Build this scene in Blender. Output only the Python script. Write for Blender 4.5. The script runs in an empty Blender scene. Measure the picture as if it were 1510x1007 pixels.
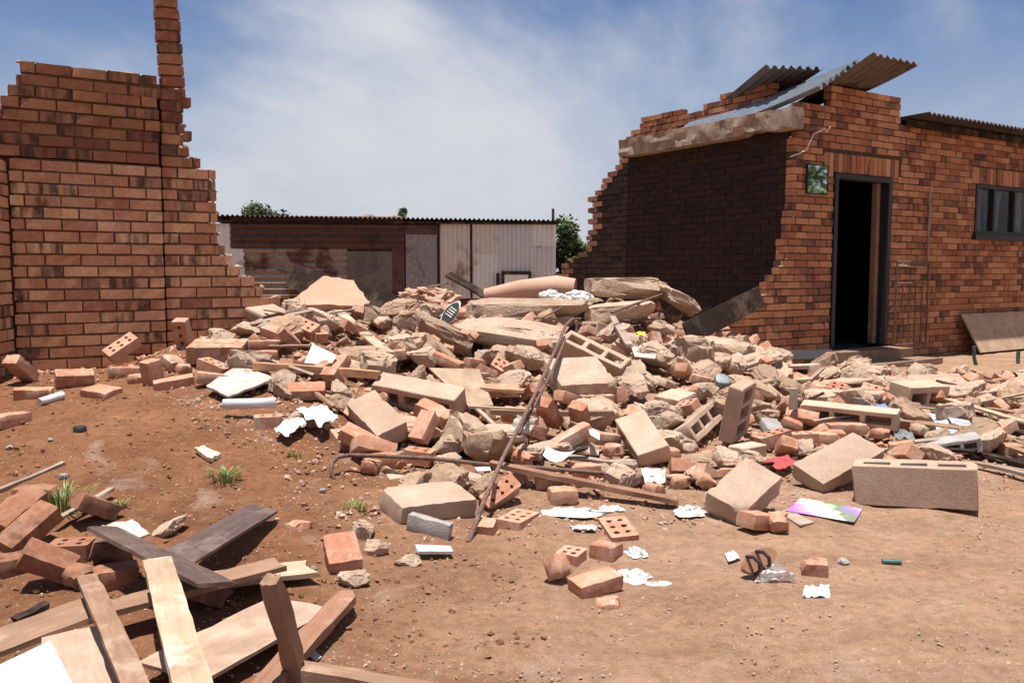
import bpy, bmesh, math, random
import numpy as np
from mathutils import Vector, Matrix, noise as mnoise

random.seed(7)
SC = bpy.context.scene
COL = SC.collection

# ------------------------------------------------------------------ camera
CAM_Z, FPX = 1.1, 1300.0                    # eye height, focal length in photo pixels (1510 wide)
PITCH = math.atan(103.5 / FPX)
cam = bpy.data.cameras.new('camera')
cam.sensor_width = 36.0
cam.lens = FPX / 1510.0 * 36.0
cam.clip_start, cam.clip_end = 0.05, 5000
camo = bpy.data.objects.new('camera', cam)
COL.objects.link(camo)
camo.location = (0, 0, CAM_Z)
camo.rotation_euler = (math.radians(90) - PITCH, 0, 0)
SC.camera = camo

# ------------------------------------------------------------------ sun, sky, exposure
SUN_EL = math.radians(84.5)
SUN_AZ = math.atan2(-0.60, -0.80)
sdir = Vector((math.sin(SUN_AZ) * math.cos(SUN_EL), math.cos(SUN_AZ) * math.cos(SUN_EL), math.sin(SUN_EL)))
sun = bpy.data.lights.new('sun', 'SUN')
sun.energy, sun.angle, sun.color = 5.0, math.radians(0.53), (1.0, 0.955, 0.90)
suno = bpy.data.objects.new('sun', sun)
COL.objects.link(suno)
suno.rotation_euler = (-sdir).to_track_quat('-Z', 'Y').to_euler()

world = bpy.data.worlds.new('World')
SC.world = world
world.use_nodes = True
wn, wl = world.node_tree.nodes, world.node_tree.links
wn.clear()
def wnode(t, **kw):
    n = wn.new(t)
    for k, v in kw.items(): setattr(n, k, v)
    return n
wout = wnode('ShaderNodeOutputWorld'); wbg = wnode('ShaderNodeBackground')
sky = wnode('ShaderNodeTexSky', sky_type='NISHITA', sun_disc=False, sun_elevation=SUN_EL, sun_rotation=SUN_AZ)
sky.air_density, sky.dust_density, sky.ozone_density = 1.0, 0.6, 1.6
tc = wnode('ShaderNodeTexCoord'); sep = wnode('ShaderNodeSeparateXYZ')
wl.new(tc.outputs['Generated'], sep.inputs[0])
def wmath(op, a, b=None, clamp=False):
    n = wnode('ShaderNodeMath', operation=op, use_clamp=clamp)
    for i, v in enumerate((a, b)):
        if v is None: continue
        if isinstance(v, (int, float)): n.inputs[i].default_value = v
        else: wl.new(v, n.inputs[i])
    return n.outputs[0]
zc = wmath('ADD', wmath('MAXIMUM', sep.outputs[2], 0.0), 0.22)
comb = wnode('ShaderNodeCombineXYZ')
wl.new(wmath('DIVIDE', sep.outputs[0], zc), comb.inputs[0])
wl.new(wmath('DIVIDE', sep.outputs[1], zc), comb.inputs[1])
mp = wnode('ShaderNodeMapping')
mp.inputs['Location'].default_value = (13.25, 3.65, 0.0)
mp.inputs['Rotation'].default_value = (0, 0, math.radians(-41))
mp.inputs['Scale'].default_value = (1.0, 0.62, 1.0)
wl.new(comb.outputs[0], mp.inputs[0])
n1 = wnode('ShaderNodeTexNoise'); n1.inputs['Scale'].default_value = 0.6
n1.inputs['Detail'].default_value = 9; n1.inputs['Roughness'].default_value = 0.55; n1.inputs['Distortion'].default_value = 0.5
wl.new(mp.outputs[0], n1.inputs['Vector'])
n2 = wnode('ShaderNodeTexNoise'); n2.inputs['Scale'].default_value = 3.2
n2.inputs['Detail'].default_value = 8; n2.inputs['Roughness'].default_value = 0.6
wl.new(mp.outputs[0], n2.inputs['Vector'])
cl = wmath('ADD', n1.outputs[0], wmath('MULTIPLY', wmath('SUBTRACT', n2.outputs[0], 0.5), 0.16))
rmp = wnode('ShaderNodeValToRGB')
rmp.color_ramp.elements[0].position, rmp.color_ramp.elements[1].position = 0.445, 0.71
rmp.color_ramp.interpolation = 'EASE'
wl.new(cl, rmp.inputs[0])
mixs = wnode('ShaderNodeMixRGB'); wl.new(wmath('MULTIPLY', rmp.outputs[0], 0.93), mixs.inputs[0])
tint = wnode('ShaderNodeMixRGB', blend_type='MULTIPLY'); tint.inputs[0].default_value = 1; tint.inputs[2].default_value = (.88, .97, 1.20, 1)
wl.new(sky.outputs[0], tint.inputs[1]); wl.new(tint.outputs[0], mixs.inputs[1]); mixs.inputs[2].default_value = (9.2, 9.3, 9.8, 1)
hz = wmath('MULTIPLY', wmath('SUBTRACT', 1.0, wmath('DIVIDE', wmath('MAXIMUM', sep.outputs[2], 0.0), 0.27), True), 0.75)
mixh = wnode('ShaderNodeMixRGB'); wl.new(hz, mixh.inputs[0]); wl.new(mixs.outputs[0], mixh.inputs[1]); mixh.inputs[2].default_value = (7.4, 7.6, 8.5, 1)
wl.new(mixh.outputs[0], wbg.inputs[0]); wbg.inputs[1].default_value = 0.053
wl.new(wbg.outputs[0], wout.inputs[0])

vs = SC.view_settings
vs.view_transform, vs.look, vs.gamma, vs.exposure = 'Standard', 'None', 1.0, 0.60
vs.use_curve_mapping = False
SC.cycles.max_bounces = 6
SC.cycles.use_denoising = True

# ------------------------------------------------------------------ geometry of the view
FWD = np.array([0, math.cos(PITCH), -math.sin(PITCH)])
UPV = np.array([0, math.sin(PITCH), math.cos(PITCH)])
RGT = np.array([1.0, 0, 0])
def ray(px, py):
    return FPX * FWD + (px - 755.0) * RGT - (py - 503.5) * UPV
def at(px, py, d):
    r = ray(px, py)
    return Vector(np.array([0, 0, CAM_Z]) + r * (d / r[1]))
def project(p):
    q = np.asarray(p, float) - np.array([0, 0, CAM_Z])
    w = q @ FWD
    return np.array([755.0 + FPX * (q @ RGT) / w, 503.5 - FPX * (q @ UPV) / w])

# ------------------------------------------------------------------ terrain: flat yard, dirt rise, heap of rubble
TCOL = [
 (-400, [(2.3,0),(3,.04),(3.6,.15),(4.2,.28),(4.8,.38),(5.4,.42),(7,.45),(12,.3),(16,0)]),
 (150,  [(2.3,0),(3,.04),(3.6,.15),(4.2,.28),(4.8,.38),(5.4,.42),(7,.45),(12,.3),(16,0)]),
 (300,  [(2.3,0),(3,.03),(3.8,.18),(4.5,.32),(5.2,.43),(5.8,.5),(6.3,.60),(8,.6),(12,.3),(16,0)]),
 (400,  [(2.3,0),(3.2,.05),(4,.20),(4.6,.31),(5.2,.42),(5.8,.56),(6.4,.70),(6.8,.76),(8,.75),(12,.3),(16,0)]),
 (550,  [(2.6,0),(3.3,.03),(3.8,.08),(4.4,.19),(5,.33),(5.8,.46),(6.8,.61),(8,.71),(9,.70),(12,.3),(16,0)]),
 (750,  [(3.3,0),(3.67,.02),(4.3,.10),(5.2,.25),(6.8,.49),(8,.66),(9,.72),(10,.65),(12,.3),(16,0)]),
 (950,  [(3.5,0),(3.9,.02),(4.5,.09),(5.4,.23),(6.8,.43),(8,.60),(9,.70),(10,.66),(12,.3),(16,0)]),
 (1060, [(3.7,0),(4.3,.03),(5,.12),(6,.23),(7,.33),(8,.40),(9,.46),(10,.40),(12,.2),(16,0)]),
 (1200, [(3.9,0),(4.5,.03),(5.2,.08),(6.5,.15),(8,.18),(9.2,.10),(10,0),(16,0)]),
 (1350, [(4.2,0),(5,.03),(6.5,.07),(8,.09),(10,0),(16,0)]),
 (1700, [(4.5,0),(6,.04),(8,.05),(10,0),(16,0)]),
 (2600, [(4.5,0),(6,.0),(16,0)]),
]
DGRID = np.arange(0, 16.01, 0.1)
TTH = np.array([(c - 755.0) / FPX for c, _ in TCOL])
TZ = np.array([np.interp(DGRID, [k[0] for k in ks], [k[1] for k in ks]) for _, ks in TCOL])
def smooth1(a, ax, n):
    for _ in range(n):
        b = np.copy(a)
        if ax == 1: b[:, 1:-1] = (a[:, :-2] + 2 * a[:, 1:-1] + a[:, 2:]) / 4
        a = b
    return a
TZ = smooth1(TZ, 1, 3)
def terrain(x, y):
    if y < 0.8 or y > 16: return 0.0
    th = min(max(x / y, TTH[0]), TTH[-1])
    i = int(np.searchsorted(TTH, th)) - 1
    i = min(max(i, 0), len(TTH) - 2)
    f = (th - TTH[i]) / (TTH[i + 1] - TTH[i]); f = f * f * (3 - 2 * f)
    g = y * 10; j = min(int(g), TZ.shape[1] - 2); h = g - j
    z0 = TZ[i, j] * (1 - h) + TZ[i, j + 1] * h
    z1 = TZ[i + 1, j] * (1 - h) + TZ[i + 1, j + 1] * h
    z = z0 * (1 - f) + z1 * f
    z += 0.022 * mnoise.noise((x * 1.1, y * 1.1, 3.1)) + 0.010 * mnoise.noise((x * 3.7, y * 3.7, 8.0))
    return z
def hit(px, py, off=0.0):
    r = ray(px, py); r = r / r[1]
    d, prev = 1.4, 1.4
    while d < 15.5:
        if CAM_Z + r[2] * d <= terrain(r[0] * d, d) + off: break
        prev = d; d += 0.05
    lo, hi = prev, d
    for _ in range(12):
        m = (lo + hi) / 2
        if CAM_Z + r[2] * m <= terrain(r[0] * m, m) + off: hi = m
        else: lo = m
    return Vector((r[0] * hi, hi, CAM_Z + r[2] * hi))

# ------------------------------------------------------------------ materials
MATS = {}
def new_mat(name):
    m = bpy.data.materials.new(name); m.use_nodes = True
    MATS[name] = m
    nt = m.node_tree
    return m, nt.nodes, nt.links, nt.nodes['Principled BSDF']
def ramp(N, cols):
    r = N.new('ShaderNodeValToRGB'); el = r.color_ramp.elements
    while len(el) < len(cols): el.new(0.5)
    for e, (p, c) in zip(el, cols):
        e.position = p; e.color = (*c, 1)
    return r
def noise_node(N, L, vec, scale, detail=6, rough=0.6, dist=0.0):
    n = N.new('ShaderNodeTexNoise')
    n.inputs['Scale'].default_value = scale; n.inputs['Detail'].default_value = detail
    n.inputs['Roughness'].default_value = rough; n.inputs['Distortion'].default_value = dist
    if vec is not None: L.new(vec, n.inputs['Vector'])
    return n
def mmath(N, L, op, a, b=None, clamp=False):
    n = N.new('ShaderNodeMath'); n.operation = op; n.use_clamp = clamp
    for i, v in enumerate((a, b)):
        if v is None: continue
        if isinstance(v, (int, float)): n.inputs[i].default_value = v
        else: L.new(v, n.inputs[i])
    return n.outputs[0]
def mixc(N, L, f, a, b, mode='MIX'):
    n = N.new('ShaderNodeMixRGB'); n.blend_type = mode
    for i, v in enumerate((f, a, b)):
        if isinstance(v, (int, float)): n.inputs[i].default_value = v
        elif isinstance(v, tuple): n.inputs[i].default_value = (*v, 1)
        else: L.new(v, n.inputs[i])
    return n.outputs[0]
def bump(N, L, bsdf, height, strength=0.4, dist=0.01):
    b = N.new('ShaderNodeBump'); b.inputs['Strength'].default_value = strength; b.inputs['Distance'].default_value = dist
    L.new(height, b.inputs['Height']); L.new(b.outputs[0], bsdf.inputs['Normal'])
def rnd_coord(N, L):
    tc = N.new('ShaderNodeTexCoord'); oi = N.new('ShaderNodeObjectInfo'); at_ = N.new('ShaderNodeAttribute')
    at_.attribute_name = 'rnd'
    r = mmath(N, L, 'FRACT', mmath(N, L, 'ADD', oi.outputs['Random'], at_.outputs['Fac']))
    off = N.new('ShaderNodeCombineXYZ')
    k = mmath(N, L, 'MULTIPLY', r, 37.0)
    for i in range(3): L.new(k, off.inputs[i])
    add = N.new('ShaderNodeVectorMath'); add.operation = 'ADD'
    L.new(tc.outputs['Object'], add.inputs[0]); L.new(off.outputs[0], add.inputs[1])
    return r, add.outputs[0]

def brick_mat(name, cols, dust, dust_amt, flash=0.75, flash_gate=0.55, dark=(.05, .032, .028)):
    m, N, L, B = new_mat(name)
    r, v = rnd_coord(N, L)
    base = ramp(N, cols); L.new(r, base.inputs[0])
    r2 = mmath(N, L, 'FRACT', mmath(N, L, 'MULTIPLY', r, 7.31))
    gate = mmath(N, L, 'GREATER_THAN', r2, flash_gate)
    fm = N.new('ShaderNodeMapping'); fm.inputs['Scale'].default_value = (1.1, 1.0, .35) if name == 'brick_house' else (2.2, 1.0, .35); L.new(v, fm.inputs[0])
    nf = noise_node(N, L, fm.outputs[0], 8.0, 2, 0.5)
    fr = ramp(N, [(0.42, (0, 0, 0)), (0.6, (1, 1, 1))]); L.new(nf.outputs[0], fr.inputs[0])
    f = mmath(N, L, 'MULTIPLY', mmath(N, L, 'MULTIPLY', fr.outputs[0], gate), flash)
    c = mixc(N, L, f, base.outputs[0], dark)
    nm = noise_node(N, L, v, 45, 5, 0.65)
    c = mixc(N, L, 0.55, c, ramp_of(N, L, nm.outputs[0], [(0.3, (.55, .55, .55)), (0.7, (1.25, 1.2, 1.15))]), 'MULTIPLY')
    nd = noise_node(N, L, v, 14, 6, 0.7)
    dr = ramp(N, [(0.45, (0, 0, 0)), (0.68, (1, 1, 1))]); L.new(nd.outputs[0], dr.inputs[0])
    c = mixc(N, L, mmath(N, L, 'MULTIPLY', dr.outputs[0], dust_amt), c, dust)
    if name == 'brick_loose':
        nq = noise_node(N, L, v, 7.5, 5, .6, .4)
        c = mixc(N, L, ramp_of(N, L, nq.outputs[0], [(.60, (0, 0, 0)), (.64, (.85, .85, .85))]), c, (.46, .36, .27))
    L.new(c, B.inputs['Base Color']); B.inputs['Roughness'].default_value = 0.92
    B.inputs['Specular IOR Level'].default_value = 0.15
    nb = noise_node(N, L, v, 120, 5, 0.7)
    bump(N, L, B, nb.outputs[0], 0.5, 0.006)
    return m
def ramp_of(N, L, fac, cols):
    r = ramp(N, cols); L.new(fac, r.inputs[0]); return r.outputs[0]

def rough_mat(name, c1, c2, scale=6, fine=60, bstr=0.6, bdist=0.01, rough=0.95, spots=None, vary=0.25, spec=0.15):
    m, N, L, B = new_mat(name)
    r, v = rnd_coord(N, L)
    n = noise_node(N, L, v, scale, 6, 0.65, 0.3)
    c = ramp_of(N, L, n.outputs[0], [(0.32, c1), (0.68, c2)])
    nf = noise_node(N, L, v, fine, 6, 0.7)
    c = mixc(N, L, 0.6, c, ramp_of(N, L, nf.outputs[0], [(0.3, (.6, .58, .56)), (0.7, (1.2, 1.18, 1.16))]), 'MULTIPLY')
    hv = N.new('ShaderNodeHueSaturation'); L.new(c, hv.inputs['Color'])
    L.new(mmath(N, L, 'ADD', mmath(N, L, 'MULTIPLY', r, vary * 2), 1 - vary), hv.inputs['Value'])
    c = hv.outputs[0]
    if spots:
        sc_, thr, col = spots
        ns = noise_node(N, L, v, sc_, 4, 0.6)
        c = mixc(N, L, ramp_of(N, L, ns.outputs[0], [(thr, (0, 0, 0)), (thr + .06, (1, 1, 1))]), c, col)
    L.new(c, B.inputs['Base Color']); B.inputs['Roughness'].default_value = rough
    B.inputs['Specular IOR Level'].default_value = spec
    h = mmath(N, L, 'ADD', nf.outputs[0], mmath(N, L, 'MULTIPLY', n.outputs[0], 0.6))
    if name.startswith('concrete'):
        vo = N.new('ShaderNodeTexVoronoi'); vo.inputs['Scale'].default_value = 48; L.new(v, vo.inputs['Vector'])
        h = mmath(N, L, 'ADD', h, mmath(N, L, 'MULTIPLY', vo.outputs['Distance'], -.4))
    bump(N, L, B, h, bstr, bdist)
    return m

def wood_mat(name, c1, c2, rough=0.8, worn=None):
    m, N, L, B = new_mat(name)
    r, v = rnd_coord(N, L)
    mpn = N.new('ShaderNodeMapping'); mpn.inputs['Scale'].default_value = (1.2, 14, 14); L.new(v, mpn.inputs[0])
    n = noise_node(N, L, mpn.outputs[0], 3.2, 8, 0.65, 1.2)
    c = ramp_of(N, L, n.outputs[0], [(0.28, c1), (0.72, c2)])
    n2 = noise_node(N, L, v, 7, 4, 0.6)
    c = mixc(N, L, 0.5, c, ramp_of(N, L, n2.outputs[0], [(0.3, (.5, .46, .43)), (0.65, (1.15, 1.13, 1.1))]), 'MULTIPLY')
    nk = noise_node(N, L, v, 2.6, 6, .7, .6)
    c = mixc(N, L, ramp_of(N, L, nk.outputs[0], [(.52, (0, 0, 0)), (.70, (.6, .6, .6))]), c, (.21, .135, .09))
    if worn:
        n3 = noise_node(N, L, v, 5, 6, 0.7)
        c = mixc(N, L, ramp_of(N, L, n3.outputs[0], [(0.55, (0, 0, 0)), (0.66, (.8, .8, .8))]), c, worn)
    L.new(c, B.inputs['Base Color']); B.inputs['Roughness'].default_value = rough
    B.inputs['Specular IOR Level'].default_value = 0.04 if 'charred' in name else 0.2
    bump(N, L, B, n.outputs[0], 0.35, 0.004)
    return m

def plain_mat(name, c, rough=0.6, metal=0.0, nscale=12, amt=0.3, trans=None):
    m, N, L, B = new_mat(name)
    r, v = rnd_coord(N, L)
    n = noise_node(N, L, v, nscale, 5, 0.6)
    lo = tuple(x * (1 - amt) for x in c); hi = tuple(min(1, x * (1 + amt * .5)) for x in c)
    cc = ramp_of(N, L, n.outputs[0], [(0.3, lo), (0.65, hi)])
    L.new(cc, B.inputs['Base Color']); B.inputs['Roughness'].default_value = rough; B.inputs['Metallic'].default_value = metal
    bump(N, L, B, n.outputs[0], 0.15, 0.004)
    if trans: B.inputs['Transmission Weight'].default_value = trans
    return m

DUST = (.52, .37, .27)
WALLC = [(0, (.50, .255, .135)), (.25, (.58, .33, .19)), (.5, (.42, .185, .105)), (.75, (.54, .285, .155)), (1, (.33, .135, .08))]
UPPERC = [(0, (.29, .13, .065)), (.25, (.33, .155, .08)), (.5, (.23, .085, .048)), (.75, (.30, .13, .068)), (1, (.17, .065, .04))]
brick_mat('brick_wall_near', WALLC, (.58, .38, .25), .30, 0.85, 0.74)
brick_mat('brick_wall_upper', UPPERC, (.36, .19, .11), .25, 0.85, 0.60)  # darker, redder bricks for the upper courses and the spike
brick_mat('brick_house', [(0, (.42, .18, .085)), (.3, (.52, .245, .125)), (.55, (.29, .105, .058)), (.8, (.41, .165, .08)), (1, (.16, .07, .05))], (.50, .31, .20), .2, 0.8, 0.76)
rough_mat('mortar_house', (.07, .042, .03), (.15, .095, .07), 8, 90, .8, .01)
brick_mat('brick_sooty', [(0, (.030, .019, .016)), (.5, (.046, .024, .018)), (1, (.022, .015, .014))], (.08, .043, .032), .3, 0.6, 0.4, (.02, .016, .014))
brick_mat('brick_loose', [(0, (.47, .22, .13)), (.3, (.53, .29, .195)), (.55, (.41, .165, .095)), (.8, (.49, .245, .15)), (1, (.35, .14, .09))], (.54, .38, .285), .8, 0.45, 0.78, (.14, .10, .09))
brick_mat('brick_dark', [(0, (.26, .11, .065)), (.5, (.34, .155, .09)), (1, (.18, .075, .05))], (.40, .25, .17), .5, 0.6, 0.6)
rough_mat('mortar', (.13, .065, .042), (.23, .13, .085), 8, 90, .8, .01)
rough_mat('mortar_soot', (.03, .022, .02), (.07, .045, .035), 8, 90, .8, .01)
rough_mat('block', (.42, .29, .21), (.55, .40, .30), 5, 130, .55, .006, vary=.16)
rough_mat('block_grey', (.33, .30, .28), (.50, .46, .43), 7, 140, .9, .01, vary=.12)
rough_mat('concrete', (.385, .265, .188), (.525, .39, .292), 5, 42, .7, .014, spots=(30, .64, (.50, .42, .36)), vary=.14)
rough_mat('concrete_brown', (.31, .20, .13), (.44, .305, .215), 5, 42, .7, .014, vary=.15)
rough_mat('plaster', (.47, .28, .19), (.57, .36, .26), 3, 70, .35, .006, vary=.08)
rough_mat('beam_concrete', (.20, .14, .10), (.42, .32, .24), 7, 60, .7, .01, vary=.05, spots=(9, .62, (.14, .09, .065)))
rough_mat('step_concrete', (.20, .12, .08), (.32, .21, .15), 5, 60, .6, .01, vary=.05)
wood_mat('wood_pale', (.40, .28, .18), (.54, .41, .29), worn=(.58, .49, .39))
wood_mat('wood_brown', (.22, .125, .078), (.36, .22, .145), worn=(.40, .28, .20))
wood_mat('wood_red', (.22, .105, .065), (.36, .19, .12), worn=(.42, .28, .19))
wood_mat('wood_dark', (.065, .042, .037), (.15, .10, .088), 0.6, worn=(.20, .145, .12))
wood_mat('wood_charred', (.02, .014, .012), (.05, .034, .028), .9, worn=(.10, .072, .055))
wood_mat('wood_orange', (.46, .24, .13), (.58, .33, .19))
wood_mat('ply_pink', (.40, .265, .19), (.50, .36, .27))
wood_mat('ply_tan', (.40, .27, .18), (.52, .37, .26))
wood_mat('wood_grey', (.26, .20, .16), (.42, .33, .26))
plain_mat('rust', (.17, .10, .075), .85, 0.2, 30, .5)
plain_mat('white_paper', (.56, .56, .57), .7, 0, 9, .2)
plain_mat('white_board', (.48, .43, .365), .8, 0, 7, .4)
plain_mat('white_cloth', (.66, .64, .615), .9, 0, 25, .3)
plain_mat('black', (.02, .02, .022), .55, 0, 20, .3)
plain_mat('dark_frame', (.016, .016, .017), .6, 0, 20, .3)
plain_mat('sandal_brown', (.32, .15, .085), .7)
plain_mat('yellow', (.75, .55, .05), .6)
plain_mat('grey_metal', (.22, .235, .235), .6, .3)
plain_mat('green_metal', (.06, .13, .12), .55, .2, 30, .4)
plain_mat('red_plastic', (.45, .06, .06), .5)
plain_mat('blue_plastic', (.18, .24, .42), .5)
plain_mat('grey_sheet', (.42, .42, .44), .6, 0, 6, .3)
plain_mat('stone_yellow', (.70, .55, .36), .9)
plain_mat('door_paint', (.10, .055, .035), .6)
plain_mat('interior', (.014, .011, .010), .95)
plain_mat('curtain', (.62, .60, .60), .9, 0, 7, .45)
plain_mat('bark', (.12, .085, .06), .95, 0, 30, .4)
m, N, L, B = new_mat('clear_film'); B.inputs['Base Color'].default_value = (.8, .76, .72, 1); B.inputs['Roughness'].default_value = .25
B.inputs['Alpha'].default_value = .55
m, N, L, B = new_mat('mirror'); B.inputs['Metallic'].default_value = 1; B.inputs['Roughness'].default_value = .03; B.inputs['Base Color'].default_value = (.82, .85, .84, 1)
m, N, L, B = new_mat('window_glass'); B.inputs['Base Color'].default_value = (.02, .022, .024, 1); B.inputs['Roughness'].default_value = .06; B.inputs['Alpha'].default_value = .35
def leaf_mat(name, a, b):
    m, N, L, B = new_mat(name)
    g = N.new('ShaderNodeAttribute'); g.attribute_name = 'rnd'
    L.new(ramp_of(N, L, g.outputs['Fac'], [(0, a), (1, b)]), B.inputs['Base Color'])
    B.inputs['Roughness'].default_value = .6
    B.inputs['Subsurface Weight'].default_value = 0
leaf_mat('leaf', (.035, .062, .02), (.10, .15, .05))
leaf_mat('leaf_bright', (.05, .09, .02), (.14, .20, .06))
leaf_mat('grass', (.10, .17, .035), (.24, .32, .09))
# galvanised and rusty roof sheet
def sheet_mat(name, c1, c2, rustc, thr, metal, rough):
    m, N, L, B = new_mat(name)
    tcn = N.new('ShaderNodeTexCoord')
    n = noise_node(N, L, tcn.outputs['Object'], 2.2, 7, .65, .4)
    n2 = noise_node(N, L, tcn.outputs['Object'], 14, 6, .7)
    c = ramp_of(N, L, n2.outputs[0], [(.3, c1), (.7, c2)])
    f = ramp_of(N, L, n.outputs[0], [(thr, (0, 0, 0)), (thr + .12, (1, 1, 1))])
    L.new(mixc(N, L, f, c, rustc), B.inputs['Base Color'])
    B.inputs['Roughness'].default_value = rough; B.inputs['Metallic'].default_value = metal
sheet_mat('galvanised', (.10, .118, .145), (.19, .21, .245), (.20, .17, .15), .62, .1, .55)
sheet_mat('rusty_sheet', (.115, .09, .078), (.19, .15, .13), (.075, .05, .042), .5, .1, .85)
sheet_mat('shack_rust_dark', (.075, .038, .028), (.15, .075, .048), (.05, .028, .023), .5, 0, .85)
sheet_mat('shack_rust', (.28, .22, .16), (.38, .30, .22), (.115, .055, .035), .47, 0, .85)
sheet_mat('shack_white', (.66, .68, .60), (.78, .80, .72), (.44, .37, .27), .56, 0, .8)
sheet_mat('shack_cream', (.60, .56, .46), (.72, .68, .57), (.36, .27, .18), .53, 0, .8)
sheet_mat('shack_pale', (.55, .56, .53), (.68, .69, .65), (.30, .25, .2), .55, 0, .8)
sheet_mat('shack_grey', (.20, .185, .17), (.34, .32, .30), (.09, .07, .06), .52, 0, .8)
sheet_mat('shack_green', (.13, .115, .085), (.18, .16, .12), (.10, .085, .065), .5, 0, .8)
sheet_mat('roof_dark', (.05, .045, .042), (.10, .085, .075), (.06, .04, .03), .5, .2, .7)

# ground
m, N, L, B = new_mat('dirt')
tcn = N.new('ShaderNodeTexCoord'); P = tcn.outputs['Object']
sp = N.new('ShaderNodeSeparateXYZ'); L.new(P, sp.inputs[0])
na = noise_node(N, L, P, .55, 6, .6, .4)
edge = mmath(N, L, 'ADD', mmath(N, L, 'MULTIPLY', sp.outputs[0], .42), mmath(N, L, 'ADD', na.outputs[0], -.05))
f = ramp_of(N, L, edge, [(.12, (0, 0, 0)), (.68, (1, 1, 1))])
nb_ = noise_node(N, L, P, 2.6, 8, .65, .3)
red = ramp_of(N, L, nb_.outputs[0], [(.3, (.20, .090, .048)), (.7, (.31, .155, .085))])
pale = ramp_of(N, L, nb_.outputs[0], [(.3, (.335, .205, .130)), (.7, (.445, .295, .205))])
c = mixc(N, L, f, red, pale)
nc = noise_node(N, L, P, 22, 8, .72)
c = mixc(N, L, .8, c, ramp_of(N, L, nc.outputs[0], [(.3, (.60, .56, .53)), (.7, (1.25, 1.23, 1.2))]), 'MULTIPLY')
st = N.new('ShaderNodeMapping'); st.inputs['Rotation'].default_value = (0, 0, .5); st.inputs['Scale'].default_value = (.5, 3.2, 1); L.new(P, st.inputs[0])
ns = noise_node(N, L, st.outputs[0], 1.6, 7, .65, .5)
c = mixc(N, L, .5, c, ramp_of(N, L, ns.outputs[0], [(.35, (.74, .72, .70)), (.65, (1.12, 1.1, 1.08))]), 'MULTIPLY')
nd = noise_node(N, L, P, 3.4, 5, .6, .6)
c = mixc(N, L, ramp_of(N, L, nd.outputs[0], [(.60, (0, 0, 0)), (.74, (.4, .4, .4))]), c, (.50, .40, .32))
vor = N.new('ShaderNodeTexVoronoi'); vor.inputs['Scale'].default_value = 70; L.new(P, vor.inputs['Vector'])
gsel = N.new('ShaderNodeSeparateXYZ'); L.new(vor.outputs['Color'], gsel.inputs[0])
g1 = mmath(N, L, 'MULTIPLY', mmath(N, L, 'LESS_THAN', vor.outputs['Distance'], .26), mmath(N, L, 'GREATER_THAN', gsel.outputs[0], .86))
c = mixc(N, L, mmath(N, L, 'MULTIPLY', g1, .6), c, (.52, .40, .32))
L.new(c, B.inputs['Base Color']); B.inputs['Roughness'].default_value = .97; B.inputs['Specular IOR Level'].default_value = .1
nh = noise_node(N, L, P, 75, 6, .75)
ng = noise_node(N, L, P, 190, 4, .7)
c = mixc(N, L, .75, c, ramp_of(N, L, ng.outputs[0], [(.32, (.70, .67, .65)), (.68, (1.22, 1.2, 1.18))]), 'MULTIPLY')
L.new(c, B.inputs['Base Color'])
h = mmath(N, L, 'ADD', mmath(N, L, 'MULTIPLY', nc.outputs[0], 1.6), mmath(N, L, 'ADD', nh.outputs[0], mmath(N, L, 'MULTIPLY', g1, .6)))
bump(N, L, B, h, .8, .016)

# ------------------------------------------------------------------ helpers: objects
def tag(o, label=None, cat=None, group=None, kind=None):
    if label: o['label'] = label
    if cat: o['category'] = cat
    if group: o['group'] = group
    if kind: o['kind'] = kind
    return o
def link(name, me, mat=None, parent=None, mw=None):
    if mat is not None and not me.materials: me.materials.append(MATS[mat])
    o = bpy.data.objects.new(name, me); COL.objects.link(o)
    if mw is not None: o.matrix_basis = mw
    if parent is not None:
        o.parent = parent
        if mw is not None: o.matrix_basis = parent_world(parent).inverted() @ mw
    return o
def parent_world(p):
    m = p.matrix_local.copy() if False else p.matrix_basis.copy()
    while p.parent is not None:
        p = p.parent; m = p.matrix_basis @ m
    return m
def empty(name, loc):
    o = bpy.data.objects.new(name, None); COL.objects.link(o)
    o.empty_display_size = .1
    o.matrix_basis = Matrix.Translation(Vector(loc))
    return o
def mesh(name, verts, faces, smooth=None, rnd=None):
    me = bpy.data.meshes.new(name)
    me.from_pydata([tuple(v) for v in verts], [], faces)
    if smooth is not None:
        me.polygons.foreach_set('use_smooth', [True] * len(me.polygons))
        me.set_sharp_from_angle(angle=math.radians(smooth))
    if rnd is not None:
        a = me.attributes.new('rnd', 'FLOAT', 'POINT'); a.data.foreach_set('value', rnd)
    me.update()
    return me
BOXF = [(0, 3, 2, 1), (4, 5, 6, 7), (0, 1, 5, 4), (1, 2, 6, 5), (2, 3, 7, 6), (3, 0, 4, 7)]
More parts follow.
